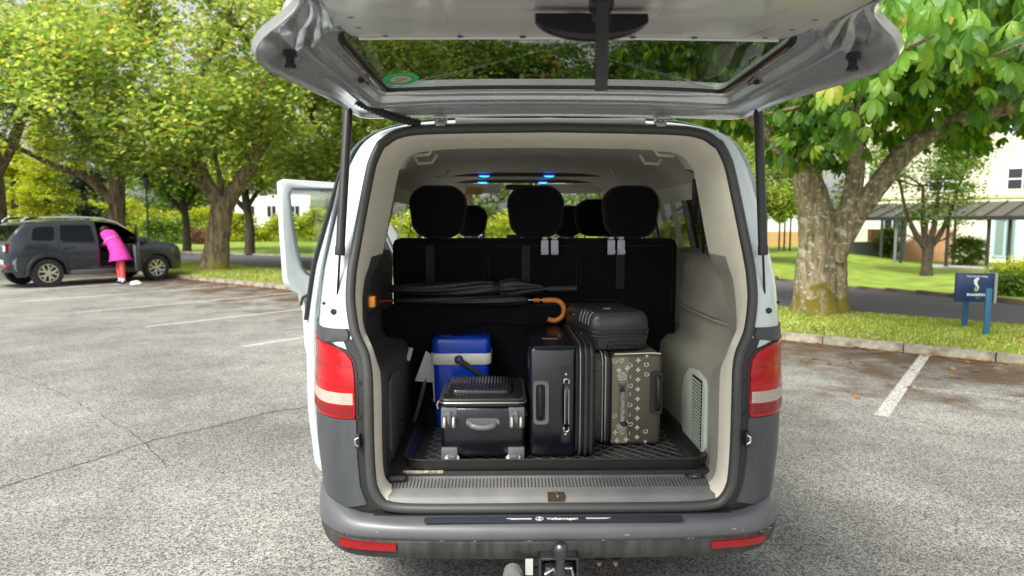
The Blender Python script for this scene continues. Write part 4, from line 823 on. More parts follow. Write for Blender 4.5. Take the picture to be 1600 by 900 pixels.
for s_ in (1, -1):
    sl = M(); sl.tube([lean(.40, .14 * s_, 1.28), lean(.46, .2 * s_, 1.17), lean(.53, .225 * s_, 1.05), lean(.66, .2 * s_, 1.0)], [.085, .072, .06, .05], 10); sl.obj('sleeve', PINK, per, 60)
    lg = M(); o_ = .0 if s_ > 0 else -.15; lg.tube([lean(-.02 + o_ * .3, .09 * s_, .84), lean(o_ * .7 - .01, .095 * s_, .6), lean(o_, .10 * s_, .45), lean(o_ - .02, .10 * s_, .16)], [.10, .080, .068, .055], 12); lg.obj('trouser_leg', REDT, per, 60)
    sc = M(); sc.tube([lean(o_ - .02, .10 * s_, .17), lean(o_ - .02, .10 * s_, .06)], [.045, .045], 10); sc.obj('sock', WHITEP, per, 60)
    sh = M(); sh.tube([lean(o_ - .07, .10 * s_, .045), lean(o_, .10 * s_, .055), lean(o_ + .09, .10 * s_, .04), lean(o_ + .16, .10 * s_, .032)], [.035, .05, .045, .025], 10, flat=1.0); sh.obj('shoe', NAVY, per, 60)
hr = M(); hr.rings([ringat(lean(.50 + .0, 0, 1.40), .05, .05, 1.2, 12), ringat(lean(.53, 0, 1.41), .10, .09, 1.2, 12), ringat(lean(.60, 0, 1.39), .115, .115, 1.3, 12), ringat(lean(.68, 0, 1.37), .10, .10, 1.4, 12), ringat(lean(.72, 0, 1.35), .04, .04, 1.4, 12)], True, True, True); hr.obj('hair', HAIR, per, 60)
bt = M(); bt.tube([ringat(lean(.22, 0, 1.12), .20, .165, .72)[k] for k in range(16)], .012, 6, closed=True); bt.obj('belt', mat('pale_pink_belt', (.8, .35, .55), .7), per)
p = Gp(212, 445); bag = empty('plastic_bag', (p.x, p.y, 0), 0, 'crumpled white plastic bag on the tarmac beside the open SUV door', 'bag'); q = M(); rs = []
for i, (r, z) in enumerate(((.08, .003), (.11, .02), (.10, .05), (.07, .08), (.02, .10))): rs.append([(r * cos(a) * (1.3 + .25 * sin(3 * a + i)), r * sin(a) * (1 + .2 * cos(4 * a + i)), z + .012 * sin(5 * a + i)) for a in np.linspace(0, 2 * pi, 15)[:-1]])
for k in range(len(rs[0])): rs[0][k] = (rs[0][k][0], rs[0][k][1], .004)
q.rings(rs, True, True, True); q.obj('sack', WHITEP, bag, 30)
# ------------------------------------------------------------------ the van (rear plane near y = 0, nose towards +y)
van = empty('van', (0, 0, 0), 0, 'silver-white van with its tailgate raised and luggage in the boot', 'van')
def yr(z): return 0.0 if z < .95 else .2 * (z - .95)
SUB = 3
def sm(h): return [Vector((p[0], p[1], 0)) for p in catmull([(a, b, 0) for a, b in h], SUB)]
OH = sm([(0, .503), (.45, .503), (.60, .512), (.645, .54), (.668, .60), (.676, .74), (.677, .97), (.69, 1.07), (.712, 1.12), (.732, 1.17), (.748, 1.27), (.747, 1.35), (.738, 1.43), (.69, 1.715), (.668, 1.80), (.628, 1.868), (.56, 1.903), (.41, 1.915), (0, 1.922)])
BH = sm([(0, .42), (.5, .42), (.80, .42), (.93, .46), (.955, .60), (.968, .74), (.968, .97), (.965, 1.07), (.962, 1.12), (.955, 1.17), (.94, 1.27), (.93, 1.35), (.915, 1.43), (.848, 1.715), (.815, 1.80), (.765, 1.87), (.66, 1.925), (.45, 1.965), (0, 1.98)])
TH = sm([(0, .575), (.45, .575), (.60, .575), (.63, .585), (.636, .62), (.634, .74), (.632, .93), (.65, .97), (.69, .995), (.715, 1.03), (.722, 1.2), (.718, 1.33), (.675, 1.43), (.612, 1.73), (.588, 1.79), (.55, 1.83), (.48, 1.845), (.35, 1.855), (0, 1.86)])
NH = len(OH)
def side(mm, rings, s, m=0, skip=None, mi=None):
    """rings: list of lists of (x,y,z) half sections; s mirrors x"""
    vs = [(s * p[0], p[1], p[2]) for r in rings for p in r]; n = len(rings[0]); b = len(mm.v); mm.v += vs
    for i in range(len(rings) - 1):
        for j in range(n - 1):
            if skip and skip(i, j): continue
            mm.f.append((b + i * n + j, b + i * n + j + 1, b + (i + 1) * n + j + 1, b + (i + 1) * n + j)); mm.m.append(mi(i, j) if mi else m)
def fas(t, j, off=0.0):
    """surface of the rear corner: t = 0 at the door opening, 1 on the flank"""
    o, b = OH[j], BH[j]; x = lerp(o.x, b.x, interp(t, [0, .25, .5, .7, .85, .95, 1, 1.2], [0, .30, .49, .61, .70, .78, .86, .93])); z = lerp(o.y, b.y, min(1, t))
    y = yr(z) + interp(t, [0, .25, .5, .7, .85, .95, 1, 1.2], [.0, .010, .042, .088, .15, .22, .31, .45]); 
    nx = interp(t, [0, .5, .85, 1], [0, .35, .9, 1]); return Vector((x + off * nx, y - off * (1 - nx), z))
YA1, YA2 = .97, 3.95
YS = [.32, .42, .50] + [YA1 - .43 + .86 * k / 10 for k in range(11)] + [1.46, 1.52, 1.9, 2.30, 2.38, 2.46, 2.9, 3.3, 3.46]
def bsec(y, hood=False):
    out = []
    for j, p in enumerate(BH):
        x, z = lerp(OH[j].x, p.x, interp(y, [.3, .45, .85], [.88, .93, 1])), p.y
        for ya in (YA1, YA2):
            d = abs(y - ya)
            if d < .42 and x > .775 and z < .97:
                a = .33 + sqrt(.42 ** 2 - d * d); z = max(z, lerp(a, .97, max(0, (z - .46)) / .51))
        out.append(Vector((x, y, z)))
    return out
def jz(z): return min(range(NH), key=lambda j: abs(BH[j].y - z) + (0 if BH[j].x > .5 else 9))
JB, JT = jz(1.17), jz(1.715)
WIN = [(.50, 1.40), (1.52, 2.30), (2.46, 3.30)]
bod = M()
for s in (1, -1):
    side(bod, [[fas(t, j) for j in range(NH)] for t in (0, .12, .25, .5, .7, .85, .95, 1)], s, mi=lambda i, j: 1 if OH[j].y < .565 else 0)
    rs_ = [[fas(1, j) for j in range(NH)]] + [bsec(y) for y in YS]; ys_ = [.3] + YS
    def skip(i, j):
        ym = (ys_[i] + ys_[i + 1]) / 2
        if JB <= j < JT and any(a < ym < b for a, b in WIN): return True
        return s == -1 and (2.46 < ym < 3.46 or 1.46 < ym < 2.38) and jz(.60) <= j < JT
    side(bod, rs_, s, skip=skip)
    # nose
    fr = []
    for y, hz, wf in ((3.46, 1.18, 1), (3.53, 1.18, 1), (3.7, 1.18, 1), (3.85, 1.18, 1), (4.0, 1.17, 1), (4.2, 1.15, .995), (4.37, 1.12, .985), (4.6, 1.03, .96), (4.75, .93, .9), (4.84, .80, .8)):
        sec_ = bsec(y); o = []
        for j, p in enumerate(sec_):
            if j <= JB: o.append((p.x * wf, y, min(p.z, hz - .02 + .03 * 0) if j < JB else hz))
            else: f = (j - JB) / (NH - 1 - JB); o.append((.955 * wf * (1 - f), y, hz + .03 * sin(f * pi / 2)))
        fr.append(o)
    side(bod, fr, s)
capv = [(0, 4.86, .6)]
body = bod.obj('body', [PAINT, BLKPL], van, 40)
gm = M(); gm.box(-.75, .75, 4.80, 4.90, .42, .80); gm.obj('front_grille', BLKPL, van, 30, .03)
for s in (1, -1):
    for a, b in WIN:
        if s == -1 and a > 1.4: continue
        g = M(); yy = [y for y in [a] + YS + [b] if a <= y <= b]; yy = sorted(set(yy))
        side(g, [[(p.x + .004, y, p.z) for p in bsec(y)[JB:JT + 1]] for y in yy], s); g.obj('side_window', glass('tinted_side_glass', (.05, .055, .06) if a < 1 else (.25, .26, .26) if a < 2.4 else (.8, .75, .72), .9, .02), van, 40)
        r = M()
        bx_ = lambda j, y: (bsec(y)[j].x + .004, y, BH[j].y)
        loop = [bx_(j, a) for j in range(JB, JT + 1)] + [bx_(JT, y) for y in yy[1:-1]] + [bx_(j, b) for j in range(JT, JB - 1, -1)] + [bx_(JB, y) for y in reversed(yy[1:-1])]
        r.tube([(s * x, y, z) for x, y, z in loop], .009, 6, closed=True); r.obj('window_rubber', BLKRUB, van)
# sliding door, slid back along the left flank
def spt(j, y, off): p = BH[j]; return (-(p.x + off - .035 * sstep((p.y - 1.2) / .6)), y, p.y)
j0, j1 = jz(.44), jz(1.87); D0, D1 = .545, 1.72
sdm = M(); ysd = [D0, D0 + .012, D0 + .05, .66, .80, 1.0, 1.2, 1.4, 1.6, 1.66, D1]
outr = [[spt(j, y, .075 if D0 + .01 < y < D1 else .062) for j in range(j0, j1 + 1)] for y in ysd]
n_ = len(outr[0]); vs_ = [p for q_ in outr for p in q_]
for i in range(len(ysd) - 1):
    for k in range(n_ - 1):
        if JB <= j0 + k < JT and .66 <= ysd[i] < 1.6: continue
        for f_ in (0,): sdm.add([outr[i][k], outr[i][k + 1], outr[i + 1][k + 1], outr[i + 1][k]], [(0, 1, 2, 3)])
inr = [[(p[0] + .035, p[1], p[2]) for p in q_] for q_ in outr]
for i in range(len(ysd) - 1):
    for k in range(n_ - 1):
        if JB <= j0 + k < JT and .66 <= ysd[i] < 1.6: continue
        sdm.add([inr[i][k], inr[i][k + 1], inr[i + 1][k + 1], inr[i + 1][k]], [(0, 1, 2, 3)])
for e_ in (0, -1):
    for k in range(n_ - 1): sdm.add([outr[e_][k], outr[e_][k + 1], inr[e_][k + 1], inr[e_][k]], [(0, 1, 2, 3)])
for i in range(len(ysd) - 1):
    for k in (0, n_ - 1): sdm.add([outr[i][k], outr[i + 1][k], inr[i + 1][k], inr[i][k]], [(0, 1, 2, 3)])
bmj = bmesh.new(); sdo = sdm.obj('sliding_door', PAINT, van, 40); bmj.from_mesh(sdo.data); bmesh.ops.remove_doubles(bmj, verts=bmj.verts, dist=.0005); bmesh.ops.recalc_face_normals(bmj, faces=bmj.faces); bmj.to_mesh(sdo.data); bmj.free()
q = M(); q.rings([[spt(j, y, .079) for j in range(JB - 1, JT + 2)] for y in (D0 + .004, .64, .9, 1.3, 1.62)], False); q.obj('glass', glass('sliding_door_glass', (.05, .055, .06), .9, .02, .5, (.01, .012, .014)), sdo, 40)
q = M(); q.tube([spt(j, D0, .078) for j in range(JB - 2, JT + 3)], .009, 6); q.obj('edge_rubber', BLKRUB, sdo)
q = M(); q.box(-1.075, -1.055, 1.5, 1.68, 1.0, 1.03); q.obj('door_handle', PAINT, sdo, 30, .006)
# channel trims on the rear pillars: black line of the side glass and rain gutter lip
# windscreen, pillars
def rimp(j, y): p = BH[j]; return Vector((p.x, y, p.y))
g = M(); top = [(x, 3.47 + .04 * (1 - (x / .8) ** 2), 1.90 + .05 * (1 - (x / .8) ** 2)) for x in np.linspace(-.76, .76, 11)]; bot = [(x * 1.12, 4.12 + .16 * (1 - (x / .8) ** 2), 1.19) for x in np.linspace(-.76, .76, 11)]
g.rings([top, [tuple(Vector(a).lerp(Vector(b), .5) + Vector((0, .03, .02))) for a, b in zip(top, bot)], bot], False); g.obj('windscreen', glass('clear_glass', (.96, .98, .95), .9, .01), van)
for s in (1, -1):
    a = M(); a.tube([(s * .80, 3.40, 1.86), (s * .84, 3.75, 1.56), (s * .88, 4.14, 1.19)], [.05, .045, .05], 8); a.obj('windscreen_pillar', BEIGE, van)
    a = M(); a.tube([(s * .915, 3.50, 1.2), (s * .87, 3.50, 1.62)], [.02, .02], 6); a.obj('quarter_light_bar', BLKPL, van)
    M().box(*sorted((s * 1.0, s * 1.2)), 3.55, 3.66, 1.18, 1.42).obj('door_mirror', BLKPL, van, 30, .03)
# wheels
VT = TYRE
for ya in (YA1, YA2):
    for s in (1, -1):
        q = wheel(van, .33, .215, .21, 6, VT, ALLOY, dark=BLKPL); q.location = (s * .83, ya, .33); q.rotation_euler = (0, 0, pi / 2 if s > 0 else -pi / 2)
        a = M(); a.rings([[(s * x, ya + .405 * cos(t), .33 + .405 * sin(t)) for x in (.66, .955)] for t in np.linspace(0, pi, 15)], False); a.obj('wheel_arch_liner', BLKPL, van)
M().box(-.80, .80, .45, 4.6, .24, .40).obj('underbody', mat('underbody_dark', (.012, .012, .012), .9, bump=.004, bscale=20), van, 0)
# rubber seal round the opening
loop = [Vector((p.x, yr(p.y) - .004, p.y)) for p in OH]; loop = loop[:-1] + [Vector((-p.x, p.y, p.z)) for p in reversed(loop)][:-1]
M().tube([Vector((p.x * .985, p.y, p.z + (.010 if p.z < .6 else -.010 if p.z > 1.85 else 0))) for p in loop], .0185, 12, closed=True, flat=1.1).obj('door_seal', SEAL, van, 60)
def YI(z): return .20 + .20 * sstep((z - 1.0) / .45)
# inner lip + trim
def ins(p, d): return Vector((p.x * (1 - d / .72), p.y + (1.2 - p.y) * d / .7, 0))
for s in (1, -1):
    t_ = M(); rg = []
    for q, d, yo in ((0, .010, .004), (0, .022, .02), (0, .034, .055)): rg.append([(ins(p, d).x, yr(p.y) + yo, ins(p, d).y) for p in OH])
    for q in (.35, .7, 1): rg.append([(lerp(ins(o, .034).x, t.x, q ** .8), lerp(yr(o.y) + .055, YI(t.y), q), lerp(ins(o, .034).y, t.y, q ** .8)) for o, t in zip(OH, TH)])
    lowm = 1 if s > 0 else 2  # left lower trim takes a darker colour, painting in its shade
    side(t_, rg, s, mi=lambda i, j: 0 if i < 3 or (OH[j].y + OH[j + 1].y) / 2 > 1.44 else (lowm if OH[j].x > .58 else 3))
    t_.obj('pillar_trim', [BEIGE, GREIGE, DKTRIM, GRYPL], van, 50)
    # roof lining, window pillars
    ln = M(); LI = [ins(p, .055) for p in BH]
    ys2 = [.44, .50] + [y for y in YS if y > .5]; r2 = [[(p.x, y, p.y) for p in LI[JB - 1:]] for y in ys2]
    def skp(i, j):
        ym = (ys2[i] + ys2[i + 1]) / 2; return (1 <= j < JT - JB + 1 and any(a < ym < b for a, b in WIN)) or (s == -1 and j < JT - JB + 1 and (ym > 2.46 or 1.46 < ym < 2.38))
    side(ln, r2, s, skip=skp, mi=lambda i, j: 0 if j > JT - JB + 3 else 1)
    ln.obj('roof_lining', [HEADL, BEIGE], van, 50)
    # step between pillar trim header and roof lining
    K = JT + 1; st = M(); side(st, [[(t.x, YI(t.y), t.y) for t in TH[K:]], [(t.x * .97, .46, t.y + .012) for t in TH[K:]], [(LI[j].x * .99, .60, LI[j].y - .004) for j in range(K, NH)]], s); st.obj('roof_step', HEADL, van, 50)
    # lower side trim
    wx_ = .712 if s > 0 else .775
    pf = [(.632, .575), (.634, .74), (.632, .90), (.640, .95), (.67, .985), (wx_ - .02, 1.0), (wx_, 1.03), (wx_ + .005, 1.12), (wx_ + .008, 1.135), (wx_ - .004, 1.142), (wx_ + .010, 1.15), (wx_ - .002, 1.158), (wx_ + .01, 1.25), (wx_ + .005, 1.36), (wx_ + .04, 1.405), (.89, 1.42)]
    lt_ = M(); st_ys = [.195, .27, .36, .46, .60, .9, 1.0, 1.04]
    rr = []
    for y in st_ys:
        bl_ = sstep((y - .20) / .26) * (1 - .9 * sstep((y - .99) / .05) if s > 0 else 1); rr.append([(x if z < .99 else lerp(.735 if y < .5 else .80, x, bl_), y, z) for x, z in pf])
    rr += [[(x if z < .99 else .80 if z < 1.38 else x, y, z) for x, z in pf] for y in (1.1, 2.2 if s > 0 else 1.45)]
    side(lt_, rr, s); lt_.obj('side_trim', GREIGE if s > 0 else DKTRIM, van, 50)  # same trim both sides; shade of the left side is in its colour
    # flap with louvres on the lower side panel
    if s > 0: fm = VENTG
    else: fm = DKTRIM  # left flap and louvres darkened too, shade put into the colour
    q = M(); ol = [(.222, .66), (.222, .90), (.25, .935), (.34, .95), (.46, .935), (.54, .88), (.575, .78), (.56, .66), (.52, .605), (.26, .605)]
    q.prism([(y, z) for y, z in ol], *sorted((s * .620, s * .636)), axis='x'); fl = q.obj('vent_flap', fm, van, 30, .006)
    if s > 0:
        for k in range(20):
            z = .645 + k * .0135; lo = M(); lo.rings([[(.6175, .262, z), (.6175, .395, z)], [(.6145, .262, z + .0065), (.6145, .395, z + .0065)], [(.6215, .262, z + .0085), (.6215, .395, z + .0085)]], False); o = lo.obj('louvre', fm, fl, 0)
        q = M(); q.box(.6165, .6195, .258, .399, .640, .922); q.obj('louvre_back', BLKPL, fl, 0).location = (.0028, 0, 0)
    else:
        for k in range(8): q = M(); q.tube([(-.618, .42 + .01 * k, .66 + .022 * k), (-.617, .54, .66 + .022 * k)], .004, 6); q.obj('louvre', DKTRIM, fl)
# left reflector-like orange buckle, small cover lines
M().box(-.700, -.675, .16, .20, 1.225, 1.285).obj('buckle_housing', BLKPL, van, 30, .008); M().box(-.690, -.665, .152, .185, 1.235, 1.278).obj('orange_button', mat('orange_plastic', (.75, .25, .02), .4), van, 30, .006)
# floor and sill plate
FLOOR = mat('boot_floor_carpet', (.03, .03, .03), .95, bump=.002, bscale=200)
M().box(-.64, .64, .165, 1.1, .555, .588).obj('boot_floor', FLOOR, van, 0)
M().box(-.88, .88, 1.1, 3.9, .48, .56).obj('cabin_floor', FLOOR, van, 0)
q = M(); q.rings([[(x, y, z) for x in np.linspace(-.64, .64, 9)] for y, z in ((-.003, .515), (.012, .524), (.018, .540), (.03, .549), (.06, .556), (.165, .572), (.166, .55))], False); sp = q.obj('sill_plate', mat('grey_sill_plastic', (.12, .125, .13), .5, col2=(.19, .19, .18), vscale=6, bump=.0004, bscale=300), van, 50)
rib = M()
for i in range(92):
    x = -.60 + i * 1.2 / 91
    rib.rings([[(x - .0032, .078, .5575), (x - .0012, .078, .562), (x + .0012, .078, .562), (x + .0032, .078, .5575)], [(x - .0032, .142, .567), (x - .0012, .142, .5715), (x + .0012, .142, .5715), (x + .0032, .142, .567)]], True, True, True)
rib.obj('sill_ribs', GRYPL, sp, 0)
tag(bpy.data.objects['sill_ribs'], kind='stuff')
q = M(); q.box(-.032, .030, .017, .050, .530, .5535); lh = q.obj('latch_recess', mat('rusty_recess', (.05, .03, .015), .8), sp, 0, .0); lh.location = (.015, -.006, .0012)
M().tube([(.018, .006, .553), (.018, .034, .5565)], .006, 8).obj('latch_striker', mat('brass_striker', (.6, .45, .25), .3, .9), sp)

# rear corner: dark channel, lamps, lower plastic corner
def corner_patch(name, m, t0, t1, zs, off, s, tfun=None, par=van, nt=10, bev=.0, back=.03, smooth=50):
    """panel lying on the rear corner: columns t0..t1, rows zs (list of (z, t_inner))"""
    mm = M(); G = []
    for z, ti in zs:
        row = []
        for k in range(nt + 1):
            t = lerp(ti, t1, k / nt); j = 0
            jj = np.interp(z, [fas(t, j).z for j in range(9, 45)], range(9, 45)); a, f = int(jj), jj - int(jj); row.append(fas(t, a, off).lerp(fas(t, min(a + 1, NH - 1), off), f))
        G.append(row)
    front = [[(s * p.x, p.y, p.z) for p in r] for r in G]
    mm.rings(front, False)
    # thickness: outline wall going inward
    out = front[0] + [r[-1] for r in front[1:]] + front[-1][-2::-1] + [r[0] for r in front[-2:0:-1]]
    mm.rings([out, [(x * .985 if True else x, y + back, z) for x, y, z in out]], True)
    return mm.obj(name, m, par, smooth)
LENS = mat('red_lamp_lens', (.34, .001, .004), .10, coat=.35, bump=.0010, bscale=14, spec=.4, col2=(.50, .003, .008), vscale=4.5, stretch=(1, 1, 2.4)); LENS2 = mat('red_lamp_ribbed', (.24, .001, .004), .16, coat=.4, bump=.002, bscale=260)
LENC = mat('clear_lamp_lens', (.38, .38, .35), .14, col2=(.50, .43, .33), vscale=22, coat=.4, bump=.001, bscale=200, stretch=(1, 1, 8))
for s in (1, -1):
    # dark channel beside the seal
    mm = M(); rows = [j for j in range(NH) if .50 < OH[j].y < 1.135 and OH[j].x > .62]
    mm.rings([[(s * (fas(t, j, .004).x), fas(t, j, .004).y, fas(t, j, .004).z) for t in (-.03, .05, .10, .15)] for j in rows], False); mm.obj('channel_panel', BLKPL, van, 50)
    corner_patch('lower_corner_panel', GRYPL, .2, 1.2, [(.515, .10), (.60, .10), (.70, .10), (.78, .10), (.848, .10)], .011, s, back=.02)
    shz = [(.852, .115), (.87, .11), (.92, .11), (.97, .11), (1.02, .11), (1.060, .12), (1.086, .17), (1.105, .30), (1.117, .50), (1.122, .75)]
    corner_patch('lamp_surround', BLKPL, .2, 1.02, [(z + (.006 if i > 5 else -.003 if i == 0 else 0), ti - .03) for i, (z, ti) in enumerate(shz)], .007, s, back=.01)
    lamp = corner_patch('tail_light', LENS, .2, 1.0, shz, .015, s, back=.03)
    tf = .135
    corner_patch('reversing_lens', LENC, .3, .90, [(.903, tf), (.908, tf), (.925, tf), (.940, tf), (.944, tf)], .0175, s, par=lamp, back=.005)
    corner_patch('rib_band', LENS2, .3, .96, [(.860, tf), (.875, tf), (.897, tf)], .0165, s, par=lamp, back=.003)
    for k in range(7):
        z0 = .9085 + k * .005; corner_patch('lens_rib', LENC, .3, .87, [(z0, tf + .02), (z0 + .0018, tf + .02)], .0188, s, par=lamp, back=.002)
    for k in range(6):
        z0 = .863 + k * .0055; corner_patch('lens_rib', LENS2, .3, .93, [(z0, tf + .01), (z0 + .002, tf + .01)], .0180, s, par=lamp, back=.002)
    for z0, z1 in ((1.035, 1.039), (.968, .971)): corner_patch('lens_step', LENS2, .3, .90, [(z0, tf + .01), (z1, tf + .01)], .0160, s, par=lamp, back=.002)
    corner_patch('shoulder_panel', GRYPL, .2, 1.16, [(1.122, .34), (1.130, .10), (1.150, .06), (1.172, .07)], .009, s, back=.01)
    # pillar details
    for (x, z, r) in ((.800, 1.232, .011), (.835, 1.262, .006), (.700, .985, .005), (.700, .86, .005)):
        y = yr(z) + (.012 if x > .75 else -.006); q = M(); q.lathe([(r * .2, .0), (r, .001), (r, .006), (r * .5, .007)], 12, T=TR(s * x, y - .002, z, rx=pi / 2)); q.obj('bung', BLKRUB, van)
    q = M(); q.box(s * .704 - .008, s * .704 + .008, -.03, .01, .745, .80); lt2 = q.obj('latch_buffer', BLKPL, van, 30, .004)
    q = M(); q.tube([(s * .70, -.026, .755), (s * .712, -.03, .765), (s * .712, -.03, .782), (s * .70, -.026, .79)], .004, 6); q.obj('buffer_clip', CHROME, van)
# bumper
def bpath(sx, n=10):
    P = [(0, -.100), (.25, -.098), (.5, -.088), (.66, -.072), (.75, -.045), (.81, .0), (.855, .06), (.888, .14), (.918, .26), (.950, .42), (.962, .54)]
    return [Vector((x, y, 0)) for x, y, *_ in catmull([(a, b, 0) for a, b in P], 3)]
BP = bpath(1); full = [Vector((-p.x, p.y, 0)) for p in reversed(BP)][:-1] + BP
def sweep(prof, path):
    rs_ = []
    n = len(path)
    for i, p in enumerate(path):
        d = (path[min(i + 1, n - 1)] - path[max(i - 1, 0)]).normalized(); nr = Vector((d.y, -d.x, 0))
        f = sstep((abs(p.x) - .70) / .2); fc = sstep((abs(p.x) - .56) / .12)
        rs_.append([tuple(p + nr * (o * (1 - .75 * sstep((abs(p.x) - .8) / .15) if o < -.04 else 1)) + Vector((0, 0, z + dz * f + dc * fc))) for o, z, dz, dc in prof])
    return rs_
prof = [(-.115, .487, .03, .0), (-.10, .490, .038, .0), (-.06, .492, .042, .004), (-.028, .490, .038, .004), (-.014, .484, .030, .004), (-.004, .474, .020, 0), (.002, .460, .008, 0), (.002, .444, 0, 0), (-.001, .436, 0, 0), (-.009, .431, 0, 0), (-.009, .428, 0, 0), (-.002, .424, 0, 0), (-.004, .400, 0, 0), (-.012, .375, 0, 0), (-.03, .352, 0, 0), (-.07, .345, 0, 0)]
bmp = M(); rsb = sweep(prof, full); bmp.rings(rsb, False)
bmp.m = [1 if (k % (len(prof) - 1)) >= 10 else 0 for k in range(len(bmp.m))]
BMPM = mat('grey_bumper_paint', (.085, .09, .097), .38, .0, coat=.12, var=.10, vscale=5, bump=.0003, bscale=400)
bumper = bmp.obj('rear_bumper', [BMPM, GRYPLD], van, 40)
q = M(); q.prism(rrect(.93, .050, .012, 4, -.0, -.058), .4935, .4955, 'z'); q.obj('step_pad', mat('black_vinyl_strip', (.03, .035, .045), .35), bumper, 30)
q = M(); q.box(-.655, .655, -.018, .02, .47, .496); q.obj('bumper_gap', BLKPL, van, 0)
for s in (1, -1):
    q = M(); i0 = [i for i, p in enumerate(full) if .505 < s * p.x < .785]; P = [full[i] for i in i0]
    rr = []
    for i in i0:
        p = full[i]; d = (full[min(i + 1, len(full) - 1)] - full[i - 1]).normalized(); nr = Vector((d.y, -d.x, 0)); rr.append([tuple(p + nr * o + Vector((0, 0, z))) for o, z in ((-.006, .392), (.006, .394), (.006, .419), (-.006, .421))])
    q.rings(rr, True, True, True); q.obj('red_reflector', LENS2, bumper, 40)
SCF = mat('scuff', (.42, .42, .40), .6); rs9 = random.Random(5)
for k in range(16):
    x = rs9.uniform(-.75, .85); z = rs9.choice((.4305, .4305, .452, .46)); l = rs9.uniform(.004, .022) * (.5 if z < .44 else 1)
    yb = interp(abs(x), [p.x for p in BP], [p.y for p in BP]); M().box(x, x + l, yb - (.0035 if z > .44 else -.0045), yb + .004, z, z + .0016).obj('scuff', SCF, bumper, 0)
# lettering on the step pad
LT = mat('white_letter', (.8, .8, .85), .4); zt = .4960
text('Volkswagen', .0235, .030, -.058, zt, LT, bumper, 'lettering', rx=0, bold=.0006, ext=.0004)
q = M(); q.lathe([(.0145, 0), (.0145, .0012), (.0125, .0012), (.0125, 0)], 24, T=TR(-.052, -.058, zt), cap=False); q.obj('emblem', LT, bumper)
text('V', .0135, -.052, -.0525, zt, LT, bumper, 'emblem_letter', rx=0, bold=.0003, ext=.0006); text('W', .0135, -.052, -.0640, zt, LT, bumper, 'emblem_letter', rx=0, bold=.0003, ext=.0006)
for x0, x1, y in ((-.170, -.080, -.0545), (-.158, -.080, -.0605), (.115, .205, -.0545), (.115, .193, -.0605)): M().box(x0, x1, y - .0014, y + .0014, zt, zt + .0006).obj('stripe', LT, bumper, 0)
# tow bar
tb = M(); tb.lathe([(.012, .35), (.0145, .40), (.0150, .43), (.0155, .447), (.021, .455), (.025, .470), (.0245, .482), (.019, .492), (.010, .4985), (.001, .500)], 20, T=TR(.008, -.235, -.004)); BALL = mat('worn_black_steel', (.10, .105, .11), .25, .85, var=.3, vscale=14, bump=.0008, bscale=80)
tb.tube([(.008, -.235, .40), (.008, -.228, .37), (.008, -.17, .345), (.008, -.08, .34)], [.0165, .022, .028, .03], 12); ball = tb.obj('tow_ball', BALL, van, 50)
q = M(); q.box(-.060, .080, -.085, -.07, .26, .372); q.box(-.060, -.050, -.155, -.085, .26, .395); q.box(.070, .080, -.155, -.085, .26, .395); q.box(-.060, .080, -.150, -.085, .385, .395); q.obj('tow_bracket', BALL, ball, 30, .004)
q = M(); q.box(-.040, -.006, -.17, -.08, .30, .372); q.obj('bracket_block', BALL, ball, 30, .010); q = M(); q.box(.024, .060, -.17, -.08, .30, .376); q.obj('bracket_block', BALL, ball, 30, .010)
q = M(); q.tube([(-.04, -.178, .352), (-.01, -.182, .372), (.0, -.185, .34)], .006, 8); q.tube([(.03, -.178, .372), (.05, -.182, .375), (.058, -.178, .34)], .005, 8); q.obj('safety_loop', STEEL, ball)
q = M(); q.lathe([(.012, .0), (.028, .004), (.034, .02), (.034, .03), (.027, .036), (.031, .052), (.022, .066), (.012, .07)], 18, T=TR(-.150, -.21, .352, rx=-pi / 2)); q.obj('trailer_socket', mat('grey_socket', (.13, .135, .135), .35), ball, 40)
q = M(); q.tube([(-.150, -.14, .35), (-.11, -.1, .34), (-.06, -.08, .34)], .016, 8); q.obj('socket_arm', BALL, ball)
M().box(-.106, -.080, -.152, -.147, .335, .392).obj('white_tag', mat('dull_white_tag', (.45, .46, .44), .6), ball, 0)
RUST = mat('rusty_bolt', (.2, .11, .04), .7)
for x in (.165, .225): q = M(); q.lathe([(.009, 0), (.009, .012), (.005, .02)], 6, T=TR(x, -.06, .338, rx=pi)); q.obj('bolt', RUST, van, 0); M().lathe([(.018, 0), (.018, .003)], 14, T=TR(x, -.06, .34)).obj('washer', BLKPL, van)

# ------------------------------------------------------------------ tailgate
GH = [(0, .19, 1.955), (.35, .19, 1.952), (.60, .18, 1.945), (.69, .14, 1.94), (.72, .04, 1.945), (.730, -.15, 1.948), (.752, -.35, 1.945), (.776, -.53, 1.943), (.79, -.655, 1.945), (.778, -.735, 1.960), (.738, -.785, 1.985), (.685, -.82, 2.008), (.645, -.86, 2.022), (.61, -.95, 2.022), (.595, -1.15, 1.99), (.50, -1.36, 1.95), (0, -1.38, 1.955)]
FH = [(0, .01, 2.008), (.30, .01, 2.006), (.52, .005, 1.998), (.580, -.02, 1.991), (.594, -.08, 1.997), (.608, -.18, 2.010), (.626, -.32, 2.029), (.640, -.44, 2.046), (.64, -.50, 2.062), (.61, -.56, 2.056), (.60, -.64, 2.048), (.592, -.72, 2.038), (.585, -.80, 2.030), (.572, -.94, 2.012), (.55, -1.16, 1.982), (.48, -1.33, 1.96), (0, -1.35, 1.965)]
